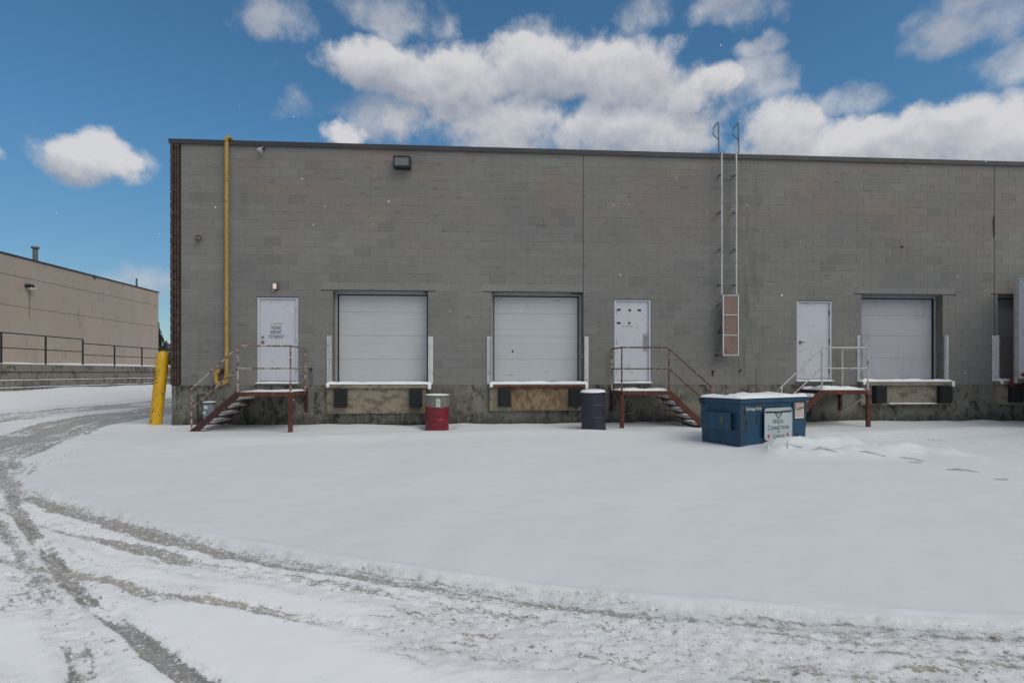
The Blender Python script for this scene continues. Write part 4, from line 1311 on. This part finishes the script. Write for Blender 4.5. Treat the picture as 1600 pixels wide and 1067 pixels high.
# ------------------------------------------------------------------ drums
def drum(name, label, x, y, zb, r, h, body, top, tilt, paper, snowh):
    T = thing(name, label, 'drum', (x, y, zb))
    M = Matrix.Translation((x, y, zb)) @ Matrix.Rotation(R(tilt[0]), 4, 'Y') @ Matrix.Rotation(R(tilt[1]), 4, 'X')
    zt = h * .70

    def pr(z0, z1, n):
        L = []
        for i in range(n + 1):
            z = z0 + (z1 - z0) * i / n
            rr = r - .010
            for c in (h * .34, h * .67):
                rr += .012 * math.exp(-((z - c) / .014) ** 2)
            rr += .010 * (math.exp(-((z - h) / .02) ** 2) + math.exp(-(z / .02) ** 2))
            L.append((rr, z))
        return L
    if top:
        MB().lathe(pr(-.08, zt, 44), 0, 0, 36, M).build('drum_body', body, T, smooth=True)
        MB().lathe(pr(zt + .0005, h, 20), 0, 0, 36, M).build('faded_band', top, T, smooth=True)
    else:
        MB().lathe(pr(-.08, h, 64), 0, 0, 36, M).build('drum_body', body, T, smooth=True)
    MB().lathe([(r + .003, h - .012), (r + .006, h), (r + .003, h + .010), (r - .012, h + .012), (r - .012, h - .012)], 0, 0, 36, M).build('rim', M_GALV if top else body, T, smooth=True)
    rs_ = [(r * .97, h + .0), (r * 1.01, h + .012), (r * .95, h + snowh * .6), (r * .8, h + snowh * .85), (r * .4, h + snowh), (.002, h + snowh)]
    MB().lathe(rs_, 0, 0, 30, M).build('snow_cover', M_SNOW, T, smooth=True)
    if paper:
        P, F = [], []
        for i in range(6):
            t = -1.62 + i * .07
            for z in (h * .70, h * .93):
                P.append(M @ Vector(((r - .002) * math.cos(t), (r - .002) * math.sin(t), z)))
        P2 = [M @ Vector(((r + .0015) * math.cos(-1.62 + i * .07), (r + .0015) * math.sin(-1.62 + i * .07), z)) for i in range(6) for z in (h * .70, h * .93)]
        for i in range(5):
            F.append((i * 2, i * 2 + 2, i * 2 + 3, i * 2 + 1))
        q = len(P)
        F2 = [tuple(a + q for a in f) for f in F]
        MB().add(P + P2, F + F2).build('paper_notice', M_PAPER, T)
        ring = [M @ Vector(((r + .004) * math.cos(-1.45 + .06 * math.cos(t)), (r + .004) * math.sin(-1.45 + .06 * math.cos(t)), h * .83 + .03 * math.sin(t))) for t in np.linspace(0, 2 * math.pi, 12)]
        MB().tube(ring, .002, 4).build('notice_print', M_METER, T)
    return T


drum('red_drum', 'dented red steel drum with faded top band and green notice', 6.37, -.53, -.13, .288, .87, M_RED, M_DRUMTOP, (0.8, 1.5), True, .03)
drum('dark_drum', 'dark navy steel drum heaped with snow beside the middle dock', 10.03, -1.10, -.05, .29, .87, M_NAVY, None, (-1.5, 2.0), False, .07)

# ------------------------------------------------------------------ dumpster
DZ = -.12
DM = Matrix.Translation((11.96, -4.37, 0)) @ Matrix.Rotation(math.atan2(.445, .895), 4, 'Z')   # +x along the front, +y to the back
DU = thing('dumpster', 'blue steel dumpster with snowy lid and white company sign', 'dumpster', (12.6, -3.8, 0))
W, Dp, H1 = 1.98, .88, .80
mb = MB()
P = [(0.02, 0.03, DZ), (W - .02, .03, DZ), (W - .02, Dp - .02, DZ), (0.02, Dp - .02, DZ), (0, 0, H1 - .07), (W, 0, H1 - .07), (W, Dp, H1 - .07), (0, Dp, H1 - .07)]
mb.add([DM @ Vector(p) for p in P], [(0, 1, 2, 3), (0, 1, 5, 4), (1, 2, 6, 5), (2, 3, 7, 6), (3, 0, 4, 7), (4, 5, 6, 7)])
mb.build('body', M_BLUE, DU)
# folded rim
MB().bbox(-.035, W + .03, -.035, .0 - .001, H1 - .072, H1, .006, DM).bbox(-.035, W + .03, Dp + .001, Dp + .03, H1 - .072, H1, .006, DM).build('rim', M_BLUE, DU)
MB().bbox(-.036, -.001, .0, Dp, H1 - .0715, H1 - .001, .006, DM).bbox(W + .001, W + .029, .0, Dp, H1 - .0715, H1 - .001, .006, DM).build('rim', M_BLUE, DU)
MB().bbox(-.06, -.037, .78, .86, H1 - .12, H1 - .0, .006, DM).build('hinge_lug', M_BLACK, DU)
# lids, in two leaves, slightly buckled
for k, (a, b) in enumerate(((-.02, W / 2 - .01), (W / 2 + .01, W + .02))):
    mb = MB()
    snow_slab(mb, a, b, -.03, Dp + .02, H1 + .004, .022, 12, 8, .8, 40 + k, DM, edge=.02)
    mb.build('lid', M_BLACK, DU, smooth=True)
sn = MB()
snow_slab(sn, -.03, W + .01, -.04, Dp + .02, H1 + .018, .045, 40, 16, 1.1, 50, DM, edge=.10)
sn.build('snow_cover', M_SNOW, DU, smooth=True)
# fork sleeve on the left end, open at its front
mb = MB()
for (x0, x1, y0, y1, z0, z1) in ((-.075, -.0, .14, .80, .54, .555), (-.075, -.0, .14, .80, .24, .255), (-.09, -.0755, .14, .80, .24, .555)):
    mb.box(x0, x1, y0, y1, z0, z1, DM)
mb.build('fork_sleeve', M_BLUE, DU)
MB().box(-.074, -.001, .17, .79, .256, .539, DM).build('sleeve_hollow', M_SEAL, DU)
# corner post rust, vertical seams
MB().box(-.004, .055, -.008, .0 - .0005, .0, H1 - .073, DM).build('corner_plate', worn('rust_streaked_blue', (.03, .05, .075), (.075, .04, .035), (.02, .03, .045), scale=7, rough=.7, stretch=(1, 1, .35)), DU)
# a faded oval scuff on the left sleeve
MB().box(-.094, -.0905, .30, .36, .36, .50, DM).build('wear_patch', worn('ochre_scuff', (.10, .11, .08), (.03, .07, .10), scale=12), DU)
for xx in (1.50,):
    MB().bbox(xx, xx + .035, -.020, -.001, -.05, H1 - .075, .006, DM).build('stiffener', M_BLUE, DU)
for k in range(7):
    xx, zz = random.uniform(.1, 1.9), random.uniform(.02, .6)
    P_ = [DM @ Vector((xx + random.uniform(.01, .03) * math.cos(t), -.0022, zz + random.uniform(.03, .09) * math.sin(t))) for t in np.linspace(0, 6.28, 9)[:-1]]
    MB().add(P_, [tuple(range(8))]).build('rust_scab', M_DKRUST, DU)
# sign with rounded corners
sx0, sx1, sz0, sz1 = .62, 1.43, .045, .62
rr = .06
pts = []
for cx, cz, a0 in ((sx1 - rr, sz1 - rr, 0), (sx0 + rr, sz1 - rr, 90), (sx0 + rr, sz0 + rr, 180), (sx1 - rr, sz0 + rr, 270)):
    for i in range(6):
        t = R(a0 + i * 18)
        pts.append((cx + rr * math.cos(t), cz + rr * math.sin(t)))
n = len(pts)
TL = Matrix.Translation((0, 0, 0))


def plate(pts, y0, y1, M):
    n = len(pts)
    return MB().add([M @ Vector((p[0], y0, p[1])) for p in pts] + [M @ Vector((p[0], y1, p[1])) for p in pts],
                    [tuple(range(n)), tuple(range(n, 2 * n))] + [(i, (i + 1) % n, n + (i + 1) % n, n + i) for i in range(n)])


sg_ = plate(pts, -.045, -.036, DM).build('company_sign', M_SIGN, DU)
edge = [DM @ Vector((p[0], -.046, p[1])) for p in pts] + [DM @ Vector((pts[0][0], -.046, pts[0][1]))]
MB().tube(edge, .007, 5, False).build('sign_border', M_WHITE, sg_)
MB().box(sx0 + .02, sx1 - .02, -.0475, -.0455, sz1 - .085, sz1 - .065, DM).build('sign_band', M_SEAL, sg_)
TM = DM @ Matrix.Translation((1.025, -.0462, 0))


def sig(s, dx, z, size, m=M_INKG, cond=1.0, bold=.0008):
    text_mesh('sign_lettering', s, size, m, sg_, TM @ Matrix.Translation((dx, 0, z)) @ FACE, cond, .0008, bold)


def smallcaps(word, z, big, small, cx=0.0):
    """first letter larger"""
    wbig, wsm = big * .66, small * .60
    tot = wbig + wsm * (len(word) - 1)
    x = cx - tot / 2
    sig(word[0], x + wbig / 2, z, big, cond=.92)
    sig(word[1:], x + wbig + wsm * (len(word) - 1) / 2, z, small, cond=.92)


smallcaps('WASTE', .335, .125, .095)
smallcaps('CONNECTIONS', .225, .125, .092)
sig('OF', 0, .165, .050)
smallcaps('CANADA', .065, .115, .088)
for dx in (-.29, .27):   # small red leaves
    L = [(0, .045), (.012, .022), (.03, .028), (.024, .008), (.036, -.004), (.016, -.016), (.004, -.014), (.003, -.035), (-.003, -.035), (-.004, -.014), (-.016, -.016), (-.036, -.004), (-.024, .008), (-.03, .028), (-.012, .022)]
    plate([(1.025 + dx + a, .108 + b) for a, b in L], -.0480, -.0455, DM).build('leaf_emblem', M_LEAF, sg_)
# emblem: two dark wings folding down to a point round a pale stem
for s_ in (-1, 1):
    L = [(.095, .10), (.105, .065), (.09, .03), (.045, -.02), (.01, -.05), (.028, -.005), (.062, .03), (.07, .07)]
    L2 = [(.020, .10), (.036, .10), (.040, .05), (.024, .02), (.018, .05)]
    for q in (L, L2):
        plate([(1.025 + s_ * a, .475 + b * .85) for a, b in q], -.0480, -.0455, DM).build('sign_emblem', M_INK, sg_)
plate([(1.025 - .026, .45), (1.025 + .026, .45), (1.025 + .02, .43), (1.025, .412), (1.025 - .02, .43)], -.0482, -.0455, DM).build('sign_emblem', M_INK, sg_)
text_mesh('garbage_lettering', 'Garbage Only', .083, M_STICKW, DU, DM @ Matrix.Translation((.37, -.003, .60)) @ FACE, .93, .001, .001)
st_ = MB().box(1.58, 1.86, -.012, -.001, .40, .70, DM).build('warning_sticker', M_STICKW, DU)
MB().box(1.59, 1.85, -.0135, -.0122, .60, .69, DM).build('sticker_band', M_STICKR, st_)
mb = MB()
for k in range(4):
    z = .57 - k * .04
    x = 1.61
    while x < 1.81:
        wd = random.uniform(.015, .04)
        mb.box(x, x + wd, -.0135, -.0122, z - .008, z + .008, DM)
        x += wd + .012
mb.build('sticker_print', M_STICKR, st_)
for x in (1.62, 1.68, 1.74, 1.80):
    MB().box(x, x + .035, -.0150, -.0138, .615, .675, DM).build('sticker_print', M_STICKW, st_)
MB().tube([DM @ Vector(p) for p in ((.5, -.05, .575), (1.0, -.062, .555), (1.5, -.06, .575), (1.98, -.04, .625))], .007, 6).build('lid_rod', M_BLACK, DU)
# ------------------------------------------------------------------ trailer
TR = thing('semi_trailer', 'white box trailer backed up to the far right dock', 'trailer', (22.6, -4, 0))
tx0, tx1, ty0, ty1, tz0, tz1 = 21.31, 23.9, -9.2, -.30, 1.02, 3.66
MB().bbox(tx0, tx1, ty0, ty1 - .10, tz0 + .10, tz1, .012).build('body', M_TRAIL, TR)
MB().bbox(tx0 - .03, tx1 + .02, ty1 - .099, ty1, tz0 - .02, tz1 + .0, .01).build('rear_frame', M_TRAILF, TR)
MB().bbox(tx0 - .012, tx1 + .012, ty0, ty1 - .101, tz1 + .001, tz1 + .05, .01).build('roof_rail', M_WHITE, TR)
MB().bbox(tx0 - .012, tx0 + .08, ty0, ty1 - .101, tz0, tz0 + .098, .01).build('bottom_rail', M_GALV, TR)
MB().bbox(tx0 + .081, tx1, ty0, ty1 - .101, tz0 - .06, tz0 + .09, .01).build('floor_frame', M_BLACK, TR)
for y in np.arange(-8.9, -.6, .62):
    MB().box(tx0 - .006, tx0 - .0005, y, y + .03, tz0 + .1, tz1 - .01).build('side_post', M_TRAIL, TR)
MB().bbox(tx0 - .06, tx0 + .06, ty1 + .001, ty1 + .08, tz0 - .12, tz0 + .18, .01).build('dock_buffer', M_RUST, TR)
MB().tube([(tx0 - .012, -.55, tz0 + .2), (tx0 - .04, -.55, tz0 + .2)], [.05, .04], 12).build('marker_light', simple('marker_red', (.25, .02, .02), .3), TR)
MB().beam((tx0 + .08, ty1 - .3, tz0 - .05), (tx0 + .5, ty1 - 1.9, .35), .06, .06).build('underride_arm', M_BLACK, TR)
for yy in (-2.2, -3.5):
    for xx in (tx0 + .15, tx1 - .45):
        w_ = MB().tube([(xx, yy, .48), (xx + .3, yy, .48)], .50, 26).build('wheel', M_SEAL, TR, smooth=True)
        MB().tube([(xx - .006, yy, .48), (xx + .05, yy, .48)], [.26, .2], 20).build('rim', M_GALV, w_)
    MB().tube([(tx0 + .46, yy, .48), (tx1 - .5, yy, .48)], .07, 10).build('axle', M_BLACK, TR)
s = MB(); snow_slab(s, tx0, tx1, ty0, ty1 - .1, tz1 + .051, .05, 10, 30, .4, 9, edge=.05); s.build('snow_cover', M_SNOW, TR, smooth=True)
for xx in (tx0 + .3, tx1 - .4):
    MB().bbox(xx, xx + .12, -8.0, -7.88, -.1, tz0 - .06, .01).build('landing_leg', M_BLACK, TR)

# ------------------------------------------------------------------ retaining wall, terrace, railing
RW = thing('retaining_wall', 'stepped grey block retaining wall with snow on its ledges', 'retaining wall', (-8.73, 9, .65))
Zr = [.50, .76, 1.02, 1.28, 1.575]
stm = []
for k in range(6):
    mb = MB()
    stm.append(mb)
for c in range(4):
    y = -1.0 + random.uniform(0, .4)
    xo = -8.73 - .022 * c
    while y < 20:
        L = random.choice((.36, .44, .5, .60))
        j = random.uniform(-.015, .012)
        MB().bbox(xo - .35, xo + j, y + .014, y + L - .014, Zr[c] + .012, Zr[c + 1] - .012, .02).build('retaining_block', M_STONE, RW)
        y += L
    if c < 2:
        s = MB()
        snow_slab(s, xo - .03, xo + .006, -1, 20, Zr[c + 1] - .010, .020, 2, 120, .9, 60 + c, edge=.02)
        s.build('ledge_snow', M_SNOW, RW, smooth=True)
MB().box(-9.3, -8.88, -1.2, 22, -.5, 1.55).build('wall_core', M_STONED, RW)
T_ = MB()
nn, mm = 26, 90
P, F = [], []
for i in range(nn + 1):
    for j in range(mm + 1):
        x = -8.905 - (i / nn) ** 2 * 80
        y = -30 + j / mm * 90
        e = min(1, (-8.905 - x) / .35)
        h = mnoise.noise(Vector((x * .5, y * .45, 2))) * .10 + mnoise.noise(Vector((x, y * 1.3, 5))) * .05
        P.append((x, y, 1.60 + e * (.05 + h) if i else 1.578))
for i in range(nn):
    for j in range(mm):
        a = i * (mm + 1) + j
        F.append((a, a + 1, a + mm + 2, a + mm + 1))
T_.add(P, F)
o = T_.build('terrace_snow', M_SNOW, smooth=True)
o['kind'] = 'structure'

RL = thing('guard_railing', 'dark steel railing along the top of the retaining wall', 'railing', (-9.0, 10, 1.6))
xr = -8.98
for y in (2.2, 4.35, 6.48, 8.5, 10.54):
    MB().bbox(xr - .025, xr + .025, y - .025, y + .025, 1.5, 2.66, .004).build('post', M_BLACK, RL)
for y in (12.62, 14.73, 16.8, 18.9):
    MB().bbox(xr - .025, xr + .025, y - .025, y + .025, 1.5, 2.48, .004).build('post', M_BLACK, RL)
for y0, y1, za, zb in ((0, 10.54, 2.66, 2.14), (10.57, 20, 2.49, 2.02)):
    MB().tube([(xr, y0, za), (xr, y1, za)], .022, 8).build('top_rail', M_BLACK, RL)
    MB().tube([(xr, y0, zb), (xr, y1, zb)], .018, 8).build('mid_rail', M_BLACK, RL)

# ------------------------------------------------------------------ neighbouring building
NB = thing('neighbour_warehouse', 'tan precast panel building beyond the retaining wall on the left', 'warehouse', (-16, 14, 1.5))
ycols = [2.0, 4.6, 7.1, 9.7, 12.12, 14.48, 17.02, 19.54, 22.2]
zrows = [1.2, 4.10, 5.38, 6.20]
for a, b in zip(ycols[:-1], ycols[1:]):
    for c, d_ in zip(zrows[:-1], zrows[1:]):
        MB().bbox(-12.5, -12.2 + random.uniform(-.003, .003), a + .003, b - .003, c + .008, d_ - .008, .006).build('wall_panel', M_TAN, NB)
MB().box(-24, -12.23, 2.0, 22.16, 1.0, 6.18).build('wall_core', M_TANJ, NB)
MB().bbox(-24.1, -12.16, 1.9, 22.24, 6.202, 6.27, .01).build('roof_cap', M_CAP, NB)
MB().tube([(-12.7, 13.05, 6.2), (-12.7, 13.05, 6.95)], .10, 14).build('flue', M_GALV, NB, smooth=True)
MB().tube([(-12.7, 13.05, 6.93), (-12.7, 13.05, 7.0)], .16, 14).build('flue_cap', M_GALV, NB, smooth=True)
MB().tube([(-12.7, 20.8, 6.2), (-12.7, 20.8, 6.85)], .05, 10).build('vent_pipe', M_GREYPIPE, NB, smooth=True)
MB().box(-12.19, -12.14, 16.2, 16.35, 6.12, 6.20).build('scupper', M_CAP, NB)
NL = thing('wall_lamp', 'dark wall lamp on the tan building to the left', 'wall lamp', (-12.2, 11.95, 5.0))
MB().bbox(-12.19, -11.95, 11.75, 12.0, 4.98, 5.12, .02).build('housing', M_BLACK, NL)
MB().bbox(-12.12, -11.93, 11.80, 12.1, 4.90, 4.975, .02).build('lens', M_STICKW, NL)
MB().box(-12.195, -12.192, 12.02, 12.05, 3.7, 4.9).build('drip_stain', M_TANJ, NB)

# ------------------------------------------------------------------ trees beyond the gap
def conifer(x, y, z0, h, label):
    T = thing('conifer_tree', label, 'tree', (x, y, z0))
    MB().tube([(x, y, z0 - .3), (x, y, z0 + h * .95)], [.16, .02], 8).build('trunk', M_BARK, T)
    c = MB()
    for k in range(4200):
        u = random.random() ** .8
        zz = z0 + .4 + u * (h - .4)
        rad = (1 - u) * h * .26 * (0.75 + .35 * math.sin(u * 40)) + .05
        t = random.uniform(0, 2 * math.pi)
        d_ = rad * random.uniform(.35, 1.0)
        p = Vector((x + d_ * math.cos(t), y + d_ * math.sin(t), zz - d_ * .25))
        s_ = random.uniform(.10, .22)
        o_ = Vector((math.cos(t), math.sin(t), -.35)) * s_
        q = Vector((-math.sin(t), math.cos(t), 0)) * s_ * .4
        c.add([p - q, p + q, p + o_ + Vector((0, 0, random.uniform(-.05, .05)))], [(0, 1, 2)])
    c.build('crown', M_NEEDLE, T)


def bare_tree(x, y, z0, h, label, seed):
    rnd = random.Random(seed)
    T = thing('bare_tree', label, 'tree', (x, y, z0))
    trunk, br = MB(), MB()

    def grow(p, d, L, r, lev):
        q = p + d * L
        (trunk if lev == 0 else br).tube([p, p + d * L * .5 + Vector((rnd.uniform(-.05, .05), rnd.uniform(-.05, .05), 0)) * L, q], [r, r * .8, r * .6], 5 if lev < 2 else 3, False)
        if lev >= 5:
            return
        for _ in range(3 if lev < 4 else 2):
            nd = (d + Vector((rnd.gauss(0, .45), rnd.gauss(0, .45), rnd.uniform(0, .35)))).normalized()
            grow(p + d * L * rnd.uniform(.6, 1), nd, L * rnd.uniform(.6, .85), r * .58, lev + 1)
    grow(Vector((x, y, z0 - .2)), Vector((0, 0, 1)), h * .28, h * .018, 0)
    trunk.build('trunk', M_BARK, T)
    br.build('branches', M_BARK, T)


conifer(-22.95, 42, .6, 5.6, 'dark conifer in the gap left of the warehouse corner')
bare_tree(-20.3, 43.0, .6, 5.6, 'bare tree in the gap between the two buildings', 3)
bare_tree(-23.6, 48, .6, 6.0, 'bare tree behind the conifer in the gap', 8)
mb = MB()
for k in range(5200):
    x = random.uniform(-42, -8)
    z = .3 + 5.6 * random.random() * (0.8 + .2 * math.sin(x * 1.3))
    mb.add([(x, 60 + random.uniform(-1, 1), z), (x + random.uniform(.1, .35), 60 + random.uniform(-1, 1), z + random.uniform(-.1, .3)), (x + random.uniform(-.1, .1), 60 + random.uniform(-1, 1), z + random.uniform(.3, .7))], [(0, 1, 2)])
tag(mb.build('far_brush', simple('winter_brush', (.06, .052, .045), .9)), kind='stuff')

# ------------------------------------------------------------------ drifting snowflakes
sf = MB()
for (x, y, z, r_) in ((5.6, -3, 4.6, .018), (5.3, -3, 4.15, .010), (4.9, -5, 3.9, .009), (5.0, -6, 3.35, .009), (9.9, -4, 3.05, .015), (13.5, -3, 2.85, .020), (1.9, -2, 4.7, .018)):
    sf.ball((x, y, z), r_, 6, (1, 1, .8), .3)
for k in range(110):
    y = random.uniform(-11, -.3)
    x = random.uniform(-3, 22)
    sf.ball((x, y, random.uniform(.3, 7)), random.uniform(.0025, .006) * (1 + (y + 14) / 14), 5, (1, 1, .8), .3)
tag(sf.build('falling_snow', M_SNOW), kind='stuff')
